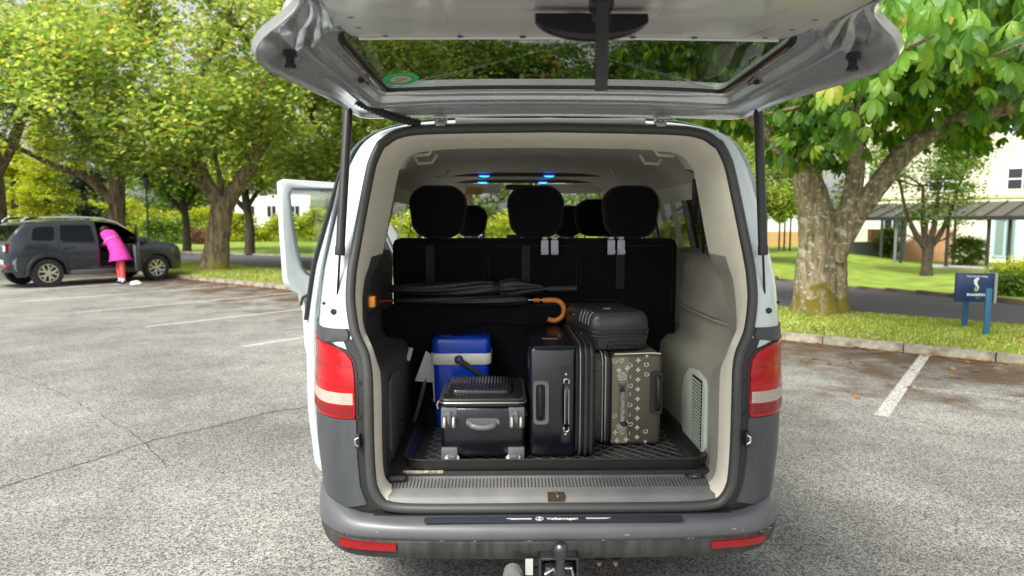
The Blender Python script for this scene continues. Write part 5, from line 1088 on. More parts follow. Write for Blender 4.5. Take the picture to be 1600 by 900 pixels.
WH = [(0, .01, 2.008), (.30, .01, 2.006), (.52, .005, 1.998), (.580, -.02, 1.991), (.594, -.08, 1.997), (.608, -.18, 2.010), (.626, -.32, 2.029), (.640, -.44, 2.046), (.63, -.475, 2.064), (.58, -.482, 2.067), (.5, -.484, 2.069), (.42, -.485, 2.071), (.34, -.486, 2.073), (.26, -.486, 2.075), (.18, -.486, 2.077), (.1, -.486, 2.079), (0, -.486, 2.08)]
def ful(h): h = [Vector(p) for p in h]; return catmull(h[:-1] + [h[-1]] + [Vector((-p.x, p.y, p.z)) for p in reversed(h[1:-1])], 4, True)
G_, F_, W_ = ful(GH), ful(FH), ful(WH)
def ringat2(t, d): return [a.lerp(b, t) + Vector((0, 0, d * (.55 + .45 * sstep((abs(a.x) - .5) / .15)))) for a, b in zip(G_, F_)]
PROF = [(0, 0), (.006, -.004), (.030, -.004), (.040, .006), (.060, .010), (.14, .016), (.27, .018), (.280, .020), (.286, .060), (.292, .072), (.400, .072), (.430, .060), (.446, .004), (.458, -.004), (.545, -.002), (.556, .0), (.562, .028), (.572, .034), (.635, .034), (.645, .028), (.652, -.002), (.662, -.008), (.740, -.005), (.752, .002), (.765, .014), (.775, .016), (.85, .016), (.86, .010), (.90, .010), (.91, .016), (1, .012)]
tg = M(); tg.rings([ringat2(t, d) for t, d in PROF] + [[a.lerp(b, k) + Vector((0, 0, .012)) for a, b in zip(F_, W_)] for k in (.5, 1)] )
up = [Vector((0, 0, h)) for h in (.012, .035, .055, .055)]
tg.rings([G_, [p + Vector((p.x * .008, -.004, .014)) for p in G_], [p.lerp(q, .08) + Vector((0, 0, .034)) for p, q in zip(G_, W_)], [p.lerp(q, .5) + Vector((0, 0, .055)) for p, q in zip(G_, W_)], [q + Vector((0, 0, .045)) for q in W_], [q + Vector((0, 0, .012)) for q in W_]])
gate = tg.obj('tailgate', PAINT_IN, van, 28)
# glass: gently domed
gl = M(); c = Vector((0, -.24, 2.078)); gl.rings([[q.lerp(c, k) + Vector((0, 0, .022 + .0 * k)) for q in W_] for k in (-.03, .25, .5, .75, .97)], True, False, True); gl.obj('glass', glass('gate_glass', (.26, .28, .25), .95, .01, .12, (.03, .03, .03)), gate, 60)
q = M(); q.rings([[p.lerp(c, k) + Vector((0, 0, z)) for p in W_] for k, z in ((-.005, .010), (.012, .010), (.022, .016), (.022, .021))]); q.obj('glass_border', BLKRUB, gate, 50)
# board
def bz(y): return interp(y, [-1.33, -1.1, -.9, -.7, -.49], [1.952, 1.983, 2.008, 2.036, 2.062])
bs = []
for y, hx in ((-.492, .575), (-.52, .592), (-.6, .590), (-.7, .582), (-.8, .572), (-.9, .56), (-1.0, .545), (-1.1, .525), (-1.2, .51), (-1.28, .50)): bs.append([(x * hx, y, bz(y) - .004 * x * x) for x in np.linspace(-1, 1, 9)])
q = M(); q.rings(bs, False); q.rings([[(a, b, c_ + .008) for a, b, c_ in r] for r in bs], False)
edge = bs[0] + [r[-1] for r in bs[1:]] + bs[-1][-2::-1] + [r[0] for r in bs[-2:0:-1]]; q.rings([edge, [(a, b, c_ + .008) for a, b, c_ in edge]]); board = q.obj('trim_board', mat('grey_hardboard', (.50, .49, .465), .28, coat=.35, var=.05, vscale=3, stretch=(8, .6, 1)), gate, 50)
q = M(); q.tube([(x * .578, -.489 , bz(-.49) - .002 - .004 * x * x) for x in np.linspace(-1, 1, 15)], .0045, 6); q.obj('board_edge_strip', WHITEP, board)
for x, y in ((-.50, -.52), (-.30, -.508), (-.13, -.508), (.17, -.508), (.34, -.508), (.53, -.52), (-.545, -.66), (.545, -.66), (-.53, -.82), (.53, -.82)):
    q = M(); q.lathe([(.0095, 0), (.008, -.003), (.002, -.004)], 12, T=TR(x, y, bz(y) - .001)); q.obj('clip', GRYPL, board)
q = M(); q.prism(rrect(.040, .032, .008, 3, -.025, -.86), bz(-.86) - .007, bz(-.86) + .003, 'z'); q.obj('vent_cover', BLKPL, board, 30)
# grab shell: half-moon
mm = M(); rr = []
for k in range(17):
    x = -.118 + .236 * k / 16; h = .046 * sqrt(max(.02, 1 - (x / .122) ** 2)); rr.append([(x, -.925, 1.992), (x, -.945, 1.990), (x, -.955, 1.978 - h * .7), (x, -.945, 1.982 - h), (x, -.925, 1.984 - h * 1.02), (x, -.905, 1.990 - h * .5), (x, -.895, 2.004)])
mm.rings(rr, True, True, True); GR = mat('gloss_black_plastic', (.008, .008, .009), .3); grab = mm.obj('grab_shell', GR, gate, 50)
# strap hanging from the edge of the gate
q = M(); sw2 = .0125; P = [(-.0, -1.20, 1.955), (0, -1.14, 1.965), (.0, -1.10, 1.955), (.001, -1.085, 1.90), (.002, -1.08, 1.85), (.002, -1.078, 1.806)]
q.rings([[(x - sw2, y, z), (x - sw2 * .9, y - .004, z), (x + sw2 * .9, y - .004, z), (x + sw2, y, z), (x + sw2 * .9, y + .003, z), (x - sw2 * .9, y + .003, z)] for x, y, z in catmull(P, 4)], True, True, True); stp = q.obj('pull_strap', mat('strap_webbing', (.01, .01, .012), .4), gate, 40)
q = M(); q.box(-.022, .022, -1.10, -1.06, 1.955, 2.0); q.box(-.017, .017, -1.095, -1.07, 1.93, 1.957); q.obj('strap_anchor', GR, stp, 30, .004)
q = M(); q.tube([(.0 + .0075 * cos(a), -1.102, 1.968 + .010 * sin(a)) for a in np.linspace(0, 2 * pi, 17)[:-1]], .0018, 6, closed=True); q.obj('ring_mark', WHITEP, stp)
# sticker
ST = TR(-.52, -.10, 2.0270, rx=-.09, ry=-.105); q = M(); q.lathe([(.038, 0), (.060, 0)], 32, T=ST, cap=False); st1 = q.obj('green_sticker', mat('sticker_green', (.03, .55, .18), .5, emit=None), gate, 0)
q = M(); q.lathe([(.0005, -.0005), (.038, -.0005)], 32, T=ST, cap=False); q.obj('sticker_centre', mat('sticker_cream', (.62, .56, .40), .6), st1, 0)
q = M(); q.lathe([(.0365, -.001), (.039, -.001)], 32, T=ST, cap=False); PRT = mat('dark_print', (.06, .05, .04), .7); q.obj('sticker_ring', PRT, st1, 0)
q = M()
for x, y, w2 in ((-.012, .016, .022), (.004, .006, .030), (-.016, -.004, .014), (.014, -.004, .012), (0, -.014, .026)): q.box(x - w2 / 2, x + w2 / 2, y - .0015, y + .0015, -.0014, -.001, T=ST)
q.obj('sticker_print', PRT, st1, 0)
# slots, bumpers, hinges, loom
for x in (-.46, -.32, -.19, .0, .17, .32, .46): q = M(); q.box(x - .010, x + .010, .045, .050, 2.0145, 2.020); q.obj('slot', BLKPL, gate, 0)
for x in (-.25, -.13, .01, .13, .28): q = M(); q.lathe([(.004, 0), (.004, -.003), (.001, -.0032)], 8, T=TR(x, .085, 1.9905)); q.obj('hole_plug', BLKPL, gate, 0)
for s in (1, -1):
    q = M(); q.lathe([(.017, .012), (.017, -.004), (.011, -.006), (.011, -.022), (.015, -.024), (.015, -.034), (.006, -.036)], 14, T=TR(s * .735, -.595, 1.985)); q.obj('rubber_stop', BLKRUB, gate)
    q = M(); q.box(s * .413 - .024, s * .413 + .024, .12, .190, 1.934, 1.944); q.box(s * .413 - .024, s * .413 + .024, .186, .196, 1.905, 1.944); q.box(s * .413 - .018, s * .413 + .018, .172, .186, 1.902, 1.93); hg = q.obj('hinge', STEEL, gate, 30, .002)
    for dx in (-.009, .009): M().lathe([(.006, 0), (.006, -.004), (.002, -.005)], 8, T=TR(s * .413 + dx, .150, 1.934)).obj('hinge_bolt', STEEL, hg)
    q = M(); q.tube([(s * .605, -.25, 2.012), (s * .60, -.20, 2.000), (s * .615, -.17, 1.998), (s * .63, -.19, 2.006)], .0025, 6); q.lathe([(.008, 0), (.008, -.012), (.003, -.014)], 10, T=TR(s * .632, -.19, 2.010)); q.obj('heater_lead', BLKRUB, gate)
    q = M(); q.tube([(s * .578, -.03, 2.000), (s * .607, -.20, 2.022), (s * .632, -.43, 2.052)], .0035, 6); q.obj('copper_edge', mat('copper_brown', (.16, .08, .04), .5), gate)
    # gas strut
    A_ = Vector((s * .722, .03, 1.972)); B_ = Vector((s * .795, .085, 1.215)); d = B_ - A_
    q = M(); q.tube([A_ + d * .02, A_ + d * .035, A_ + d * .66, A_ + d * .665, A_ + d * .705], [.010, .0165, .0165, .0185, .0185], 14); stt = q.obj('gas_strut', BLKPL, van, 40)
    M().tube([A_ + d * .70, A_ + d * .97], .0045, 10).obj('strut_rod', mat('strut_rod_dark', (.05, .05, .05), .25, .8), stt)
    q = M(); q.tube([A_ + d * .955, B_ + d * .01], .0095, 10); q.tube([B_ + Vector((0, -.012, 0)), B_ + Vector((0, .02, 0))], .007, 8); q.tube([A_ + Vector((0, 0, .02)), A_ + d * .03], .010, 10); q.obj('ball_socket', BLKPL, stt)
q = M(); P = catmull([(-.70, .03, 1.985), (-.66, .06, 1.965), (-.60, .12, 1.945), (-.55, .165, 1.935), (-.49, .19, 1.925)], 10); q.tube(P, [.0165 if i % 2 else .0125 for i in range(len(P))], 12); q.obj('cable_bellows', BLKRUB, gate, 30)
q = M(); q.box(-.36, .36, .20, .215, 1.925, 1.948); q.obj('hinge_panel', mat('cream_seal_panel', (.62, .62, .54), .5), van, 30, .003)

# open front passenger door on the left
hx, hy = -.955, 3.42; dvec = Vector((-1.86 - hx, 2.80 - hy, 0)); rz = atan2(dvec.y, dvec.x)
dr = empty('front_door', (hx, hy, 0), rz); dr.parent = van
OUT = [(0, .50), (.5, .46), (.90, .46), (.93, .60), (.94, .88), (.98, 1.02), (1.06, 1.06), (1.085, 1.12), (1.10, 1.5), (1.105, 1.865), (1.07, 1.885), (.6, 1.872), (.38, 1.80), (.15, 1.48), (.0, 1.22), (0, .85)]
INN = [(.16, 1.17), (.45, 1.165), (.70, 1.16), (.86, 1.16), (.90, 1.165), (.925, 1.18), (.955, 1.22), (.975, 1.30), (1.012, 1.5), (1.035, 1.76), (1.01, 1.815), (.6, 1.82), (.42, 1.745), (.26, 1.50), (.17, 1.30), (.15, 1.22)]
q = M(); q.rings([[(x, 0, z) for x, z in OUT], [(x, .055, z) for x, z in OUT], [(lerp(x, u_, .12), .075, lerp(z, v_, .12)) for (x, z), (u_, v_) in zip(OUT, INN)], [(lerp(x, u_, .8), .075, lerp(z, v_, .8)) for (x, z), (u_, v_) in zip(OUT, INN)], [(x, .06, z) for x, z in INN], [(x, .02, z) for x, z in INN], [(x, 0, z) for x, z in OUT]]); q.obj('door_shell', PAINT, dr, 45)
q = M(); q.rings([[(x, .03, z) for x, z in INN], [(.6, .03, 1.5)] * 16]); q.obj('glass', glass('door_window_glass', (.80, .86, .82), .9, .01), dr, 0)
q = M(); q.tube([(x, .064, z) for x, z in INN], .010, 6, closed=True); q.obj('window_rubber', mat('grey_blue_rubber', (.10, .13, .16), .5), dr)
q = M(); q.prism([(.08, .56), (.82, .54), (.85, .9), (.86, 1.10), (.1, 1.12)], .076, .10, 'y'); q.obj('door_card', BEIGE, dr, 30, .01)
q = M(); q.tube([(.98, .088, .93), (.965, .092, .99), (.90, .10, 1.02)], .012, 8); q.obj('door_latch', BLKPL, dr)
dr.rotation_euler = (0, 0, rz)

# ------------------------------------------------------------------ cabin fittings
def cushion(mm, x0, x1, y0, y1, z0, z1): mm.box(x0, x1, y0, y1, z0, z1)
q = M(); q.box(-.74, .72, 1.05, 1.20, .62, 1.478); bench = q.obj('bench_backrest', SEATM, van, 50, .035); q = M(); q.box(-.74, .72, 1.18, 1.72, .62, .98); q.obj('bench_seat', SEATM, van, 50, .04)
SEAMM = mat('seat_piping', (.011, .011, .014), .85)
DKBELT = mat('dark_webbing', (.009, .009, .012), .7)
def headrest(x, y, z, par, w_=.285, h_=.25):
    q = M(); ol = [(a * (1 if b > 0 else .93), b) for a, b in rrect(w_, h_, .095, 6, 0, 0)]; q.rings([[(x + a * k, y + t, z + b * k) for a, b in ol] for k, t in ((.75, -.06), (.93, -.05), (1, -.02), (1, .03), (.92, .055), (.7, .065))], True, True, True); o = q.obj('headrest', SEATM, par, 50); q = M(); q.tube([(x + a * .985, y - .046, z + b * .985) for a, b in ol], .0022, 5, closed=True); q.obj('seam', SEAMM, o)
    for dx in (-.065, .065): q = M(); q.tube([(x + dx, y, z - h_ / 2 - .09), (x + dx, y, z - h_ / 2 + .01)], .0065, 8); q.obj('headrest_post', CHROME, o)
    return o
for x0, x1 in ((-.71, -.27), (-.25, .20), (.22, .69)):
    q = M(); q.tube([(x, 1.0475, z) for x, z in [(a + (x0 + x1) / 2, b + 1.16) for a, b in rrect(x1 - x0, .56, .05, 5)]], .0028, 5, closed=True); q.obj('seam', SEAMM, bench)
    q = M(); q.tube([(x0 + .03, 1.0475, 1.16), (x1 - .03, 1.0475, 1.16)], .0022, 5); q.obj('seam', SEAMM, bench)
for x in (-.505, -.010, .478): headrest(x, 1.10, 1.612, bench, .29, .265)
for x, y, z in ((.43, 2.05, 1.59), (.60, 2.05, 1.57), (.34, 3.0, 1.575), (-.42, 3.0, 1.575)):
    q = M(); q.box(x - .24, x + .24, y - .06, y + .08, .7, 1.40); q.box(x - .24, x + .24, y, y + .5, .65, .95); st3 = q.obj('front_seat' if y > 2.5 else 'middle_seat', SEATM, van, 50, .04); headrest(x, y, z, st3, .27, .24)
q = M(); q.box(-.86, .86, 3.62, 4.15, .95, 1.36); q.obj('dashboard', DKTRIM, van, 30, .05)
q = M(); q.box(-.13, .07, 3.58, 3.62, 1.34, 1.46); q.obj('dash_console', BLKPL, van, 30, .01)
q = M(); q.box(-.44, -.32, 3.55, 3.58, 1.43, 1.52); sc_ = q.obj('navigation_screen', GRYPL, van, 30, .006); M().box(-.425, -.345, 3.545, 3.549, 1.447, 1.485).obj('screen', mat('screen_glow', (.3, .45, .6), .3, emit=(.35, .5, .65, .6)), sc_, 0)
q = M(); q.tube([(.38 + .19 * cos(a), 3.50 + .05 * sin(a), 1.28 + .17 * sin(a)) for a in np.linspace(0, 2 * pi, 25)[:-1]], .016, 8, closed=True); q.obj('steering_wheel', BLKPL, van)
q = M(); q.box(-.10, .10, 3.50, 3.54, 1.70, 1.76); q.obj('rear_view_mirror', BLKPL, van, 30, .012); q = M(); q.box(-.14, .10, 3.42, 3.44, 1.84, 1.885); q.obj('overhead_panel', BLKPL, van, 30, .01)
for x0, x1 in ((-.68, -.18), (.14, .68)): q = M(); q.box(x0, x1, 3.44, 3.46, 1.81, 1.89); q.obj('sun_visor', BEIGE, van, 30, .008)
M().box(-.48, -.34, 3.425, 3.438, 1.80, 1.86).obj('visor_note', mat('manila_paper', (.50, .30, .10), .8), van, 0)
BLED = mat('blue_led', (.05, .2, .8), .4, emit=(.02, .16, 1.0, 5)); 
for y, hw_, zz in ((2.50, .62, 1.893), (3.18, .62, 1.888)):
    q = M(); q.box(-hw_, hw_ , y - .012, y + .012, zz - .006, zz + .02); bar = q.obj('light_bar', DKTRIM, van, 30, .004)
    for x in (-.30, .16) if y < 3 else (-.33, .16): q = M(); q.lathe([(.03, 0), (.022, -.008), (.004, -.012)], 14, T=TR(x, y - .018, zz - .002) @ Matrix.Diagonal((1.3, .4, .8, 1))); q.obj('blue_lamp', BLED, bar)
q = M(); q.box(-.075, .095, .64, .69, 1.893, 1.91); rl_ = q.obj('reading_lamp', HEADL, van, 30, .008)
for x in (-.035, .05): q = M(); q.lathe([(.024, 0), (.018, -.005), (.003, -.007)], 14, T=TR(x + .01, .66, 1.893)); q.obj('lamp_lens', mat('lamp_lens_clear', (.8, .8, .78), .1, coat=1), rl_)
for s in (1, -1):
    for y, x, zz in ((.62, .54, 1.875), (.98, .56, 1.87), (1.9, .57, 1.868)):
        q = M(); q.tube([(s * (x + .05), y, zz + .01), (s * (x + .03), y, zz - .025), (s * (x - .035), y - .0, zz - .02), (s * (x - .06), y, zz + .02)], .0085, 8); q.obj('grab_handle', BEIGE, van)
    # belts
    q = M(); q.rings([[(s * (.77 + .03 * sin(k)), .86 + dy, z) for dy in (0, .045)] for k, z in ((0, 1.74), (.5, 1.6), (1, 1.5), (2, 1.3), (2.4, 1.1))], False); q.obj('seat_belt', BLKRUB, van, 0)
    q = M(); q.box(s * .765 - .02, s * .765 + .02, .82, .93, 1.55, 1.79); q.obj('belt_cover', BLKPL, van, 30, .01)
for x in (-.545, -.06, .42): q = M(); q.rings([[(x + dx, y, z) for dx in (-.022, .022)] for y, z in ((1.035, 1.22), (1.033, 1.35), (1.035, 1.44), (1.07, 1.462), (1.12, 1.465))], False); q.obj('belt_strap', DKBELT, van, 0); 
LAV = mat('pale_lavender_plastic', (.62, .66, .80), .4)
for x in (.035, .085, .372, .422):
    q = M(); q.box(x - .019, x + .019, 1.025, 1.035, 1.395, 1.47); q.box(x - .013, x + .013, 1.024, 1.07, 1.472, 1.486); hk = q.obj('bag_hook', LAV, van, 30, .004); q = M(); q.rings([[(x + dx, y, z) for dx in (-.018, .018)] for y, z in ((1.024, 1.405), (1.012, 1.400), (1.006, 1.412), (1.008, 1.42))], False); q.obj('hook_lip', LAV, hk, 0)

# ------------------------------------------------------------------ things in the boot
MATR = mat('rubber_mat', (.028, .028, .029), .28, bump=.0008, bscale=200); MATE = mat('rubber_mat_edge', (.055, .055, .055), .35)
FZ = .590
bm_ = empty('boot_mat', (.03, .5, FZ), 0, 'black rubber boot mat with raised lip and diamond tread under the luggage', 'mat')
q = M(); ol = rrect(1.19, .74, .08, 6, 0, .04); ol2 = rrect(1.14, .69, .07, 6, 0, .04)
def zl(y): return 0
q.rings([[(x * .98, y * .98, 0) for x, y in ol], [(x, y, .006) for x, y in ol], [(x * 1.008, y * 1.012, .040) for x, y in ol], [(x * 1.02, y * 1.03 , .046) for x, y in ol], [(x * 1.018, y * 1.028, .050) for x, y in ol], [(x * .995, y * .99, .047) for x, y in ol], [(x, y, .012) for x, y in ol2], [(x * .96, y * .96, .010) for x, y in ol2], [(x * .05, y * .05, .010) for x, y in ol2]], True, True, True); q.obj('tray', MATR, bm_, 50)
# diamond tread
q = M(); D_ = .062; TRD = mat('tread_worn', (.10, .10, .095), .4)
for k in range(-14, 15):
    for sg_ in (1, -1):
        a = Vector((k * D_ - .30, -.28)); b = Vector((k * D_ + .30, .36)); 
        if sg_ < 0: a.x, b.x = -a.x, -b.x
        # clip in x
        d = b - a; t0_, t1_ = 0, 1
        for lim in (.53,):
            for e, sgn in ((lim, 1), (-lim, -1)):
                va, vb_ = sgn * (a.x) - lim, sgn * (b.x) - lim
                if va > 0 and vb_ > 0: t0_ = 2
                elif va > 0: t0_ = max(t0_, va / (va - vb_))
                elif vb_ > 0: t1_ = min(t1_, va / (va - vb_))
        if t0_ >= t1_: continue
        p, r_ = a + d * t0_, a + d * t1_; nrm_ = Vector((-d.y, d.x)).normalized() * .0022
        q.rings([[(c_.x - nrm_.x, c_.y - nrm_.y, .0102), (c_.x - nrm_.x * .4, c_.y - nrm_.y * .4, .0125 + (.0002 * (sg_ > 0))), (c_.x + nrm_.x * .4, c_.y + nrm_.y * .4, .0125 + (.0002 * (sg_ > 0))), (c_.x + nrm_.x, c_.y + nrm_.y, .0102)] for c_ in (p, r_)], False)
tag(q.obj('tread', TRD, bm_, 0), kind='stuff')
BZ = FZ + .0128
LEA = mat('blue_black_leather', (.005, .006, .010), .25, bump=.0006, bscale=220, spec=.7, coat=.15); LEA2 = mat('black_nylon', (.006, .006, .007), .6, bump=.0006, bscale=500); QLT = mat('woven_black_leather', (.016, .017, .019), .2, bump=.001, bscale=120, spec=.7)
GRY1 = mat('grey_case_plastic', (.12, .122, .13), .4, bump=.0003, bscale=400); WHL = mat('pale_caster_wheel', (.50, .49, .43), .45); BRASS = mat('brass', (.6, .5, .3), .3, .9); ZIP = mat('zip_tape', (.03, .03, .03), .4)
# 1 small trolley case lying with its wheel end to the camera
c1 = empty('trolley_case', (-.262, .255, BZ), 0, 'small black trolley case lying flat with its wheel end and grey handle facing out', 'suitcase')
q = M(); q.box(-.168, .168, 0, .36, .012, .222); q.obj('shell', LEA, c1, 50, .018)
for k, (z, g_) in enumerate(((.225, .006), (.233, .012), (.241, .008), (.248, .011))):
    o_ = [(x, y + .18) for x, y in rrect(.336 + g_, .36 + g_, .035, 6)]; q = M(); q.rings([[(x, y, z - .0040) for x, y in o_], [(x * 1.01, (y - .18) * 1.01 + .18, z) for x, y in o_], [(x, y, z + .0038) for x, y in o_]], True, True, True); q.obj('zip_band', ZIP if k % 2 else LEA2, c1, 50)
q = M(); q.tube([(x, y + .18, .237) for x, y in rrect(.350, .374, .035, 6)], .0022, 6, closed=True); q.obj('zip_teeth', STEEL, c1)
q = M(); o_ = rrect(.325, .34, .05, 6, 0, .185); q.rings([[(x, y, .250) for x, y in o_], [(x * 1.0, y, .254) for x, y in o_], [(x * .96, (y - .185) * .96 + .185, .259) for x, y in o_], [(x * .8, (y - .185) * .8 + .185, .260) for x, y in o_]], True, True, True); pk = q.obj('lid_panel', QLT, c1, 50)
q = M(); o_ = rrect(.265, .25, .04, 6, -.012, .175); q.rings([[(x, y, .259) for x, y in o_], [(x, y, .270) for x, y in o_], [(x * .97, (y - .175) * .96 + .175, .277) for x, y in o_], [(x * .8, (y - .175) * .8 + .175, .279) for x, y in o_]], True, True, True); pc = q.obj('front_pocket', QLT, c1, 50)
q = M()
for k in range(19):
    x = -.132 + k * .0128; q.tube([(x - .002, .053, .268), (x, .062, .2765), (x + .002, .17, .2805), (x + .003, .285, .2775)], .0048, 5)
tag(q.obj('pocket_ribs', QLT, pc, 60), kind='stuff')
q = M()
for k in range(26):
    x = -.150 + k * .0118; q.tube([(x, .012, .254), (x + .003, .040, .2605)], .0038, 5)
tag(q.obj('lid_ribs', QLT, pk, 60), kind='stuff')
for s in (1, -1):
    q = M(); q.box(s * .134 - .034, s * .134 + .034, -.012, .03, .002, .055); q.obj('corner_guard', GRY1, c1, 40, .008); q = M(); q.box(s * .134 - .034, s * .134 + .034, -.001, .05, .130, .218); q.obj('wheel_plate', GRY1, c1, 40, .008)
    q = M(); q.tube([(s * .134 - .019, -.008, .148), (s * .134 - .018, -.010, .185), (s * .134, -.012, .204), (s * .134 + .018, -.010, .185), (s * .134 + .019, -.008, .148)], .006, 8); q.obj('wheel_housing', GRY1, c1, 50)
    for dx in (-.018, .018):
        q = M(); q.lathe([(.008, -.005), (.020, -.005), (.023, -.002), (.023, .002), (.020, .005), (.008, .005)], 18, T=TR(s * .134 + dx, -.014, .160, ry=pi / 2)); q.obj('caster', WHL, c1, 50)
    q = M(); q.tube([(s * .134, -.012, .205), (s * .134, -.020, .18), (s * .134, -.015, .155)], [.009, .010, .007], 8); q.obj('caster_fork', GRY1, c1)
    q = M(); q.lathe([(.010, -.006), (.026, -.006), (.030, -.002), (.030, .003), (.026, .007), (.010, .007)], 20, T=TR(s * .122, -.026, .016, rx=.25)); q.obj('caster', WHL, c1, 50)
    q = M(); q.box(s * .122 - .017, s * .122 + .017, -.045, .0, .020, .034); q.obj('caster_fork', GRY1, c1, 30, .005)
    q = M(); q.lathe([(.006, 0), (.006, -.004), (.002, -.006)], 10, T=TR(s * .046, .001, .035, rx=-pi / 2) @ Matrix.Rotation(pi, 4, 'X')); q.obj('stud', BRASS, c1)
q = M(); q.prism(rrect(.135, .030, .014, 5, 0, .158), -.006, .002, 'y'); q.obj('handle_plate', GRY1, c1, 40)
q = M(); q.tube(catmull([(-.05, -.006, .156), (-.04, -.024, .148), (0, -.030, .142), (.04, -.024, .148), (.05, -.006, .156)], 4), [.009] * 3 + [.012] * 11 + [.009] * 3, 10); q.obj('carry_handle', GRY1, c1)
for x in (-.058, .058): q = M(); q.lathe([(.006, 0), (.005, .003)], 10, T=TR(x, -.006, .158, rx=pi / 2)); q.obj('rivet', BRASS, c1)
q = M(); q.tube([(-.176, -.004, .246), (-.182, -.010, .232), (-.178, -.008, .215)], .004, 6); q.obj('zip_puller', BRASS, c1)
# 2 tall black case on its long side
c2 = empty('large_suitcase', (.022, .275, BZ), 0, 'tall navy-black suitcase standing on its side in the middle with a vertical strap handle', 'suitcase')
q = M(); q.box(-.097, .093, 0, .62, .003, .458); q.obj('shell', LEA, c2, 50, .020)
q = M(); q.tube([(-.078, -.002, .4565), (-.05, -.004, .459), (.09, -.004, .459)], .0035, 6); q.tube([(-.094, .02, .452), (-.097, .3, .456), (-.097, .6, .456)], .003, 6); q.obj('piping', LEA, c2)
for k in range(7):
    x = .096 + k * .0115; g_ = (.0, .008, .002, .010, .003, .007, -.01)[k]; o_ = [(y + .31, z + .231) for y, z in rrect(.62 + g_ * 2, .452 + g_ * 2, .05, 6)]
    q = M(); q.rings([[(x - .0055, y, max(z, .001)) for y, z in o_], [(x, (y - .31) * 1.006 + .31, max((z - .231) * 1.008 + .231, .0005)) for y, z in o_], [(x + .0055, y, max(z, .001)) for y, z in o_]], True, True, True); q.obj('zip_band', (LEA2, ZIP)[k % 2], c2, 50)
q = M(); q.tube([(.1075, y + .31, z + .231) for y, z in rrect(.642, .470, .055, 6) if z > -.22], .0022, 6); q.obj('zip_teeth', STEEL, c2)
q = M(); q.tube([(.14, .26, .466), (.15, .285, .473), (.155, .30, .47)], .004, 6); q.obj('zip_puller', STEEL, c2)
q = M(); ol = rrect(.062, .178, .016, 5, -.050, .232); il = rrect(.038, .150, .012, 5, -.052, .232)
q.rings([[(x, .002, z) for x, z in ol], [(x, -.010, z) for x, z in ol], [(x, -.010, z) for x, z in il], [(x, .0, z) for x, z in il]]); sdh = q.obj('side_handle_frame', GRY1, c2, 50, 0); q = M(); q.prism(il, -.001, .001, 'y'); q.obj('handle_recess', BLKPL, sdh, 0); q = M(); q.tube([(-.053, -.002, .168), (-.053, -.014, .18), (-.053, -.016, .232), (-.053, -.014, .284), (-.053, -.002, .296)], [.010, .010, .0115, .010, .010], 10); q.obj('side_handle', LEA2, sdh)
for z0, z1 in ((.335, .372), (.068, .112)): q = M(); q.prism(rrect(.034, z1 - z0 + .012, .008, 4, .050, (z0 + z1) / 2), -.004, .001, 'y'); q.obj('handle_patch', LEA, c2, 40)
q = M(); q.tube([(.052 + .011 * cos(a), -.008, .318 + .011 * sin(a)) for a in np.linspace(0, 2 * pi, 13)[:-1]], .003, 6, closed=True); q.obj('handle_ring', STEEL, c2)
q = M(); q.tube([(.052 + .011 * cos(a), -.008, .122 + .011 * sin(a)) for a in np.linspace(0, 2 * pi, 13)[:-1]], .003, 6, closed=True); q.obj('handle_ring', STEEL, c2)
q = M(); q.rings([[(.052 - w_, y, z), (.052 - w_ * .8, y - .004, z), (.052 + w_ * .8, y - .004, z), (.052 + w_, y, z), (.052 + w_ * .8, y + .003, z), (.052 - w_ * .8, y + .003, z)] for y, z, w_ in ((-.008, .314, .008), (-.018, .296, .011), (-.024, .26, .012), (-.025, .22, .012), (-.024, .17, .012), (-.018, .145, .011), (-.008, .128, .008))], True, True, True); q.obj('strap_handle', LEA, c2, 50)
q = M(); q.tube([(.044, -.030, .290), (.044, -.030, .15)], .0012, 5); q.tube([(.060, -.030, .290), (.060, -.030, .15)], .0012, 5); q.obj('stitching', WHL, c2)
for z in (.347, .100): q = M(); q.lathe([(.006, 0), (.005, .004), (.001, .006)], 10, T=TR(.050, -.004, z, rx=pi / 2)); q.obj('stud', BRASS, c2)
q = M(); q.tube([(-.03 + .006 * k, .20 + .012 * sin(k * 2.1), .4595) for k in range(10)], .0018, 5); q.tube([(-.028, .182, .4595), (.03, .180, .4595)], .0012, 5); q.obj('metal_badge', CHROME, c2)
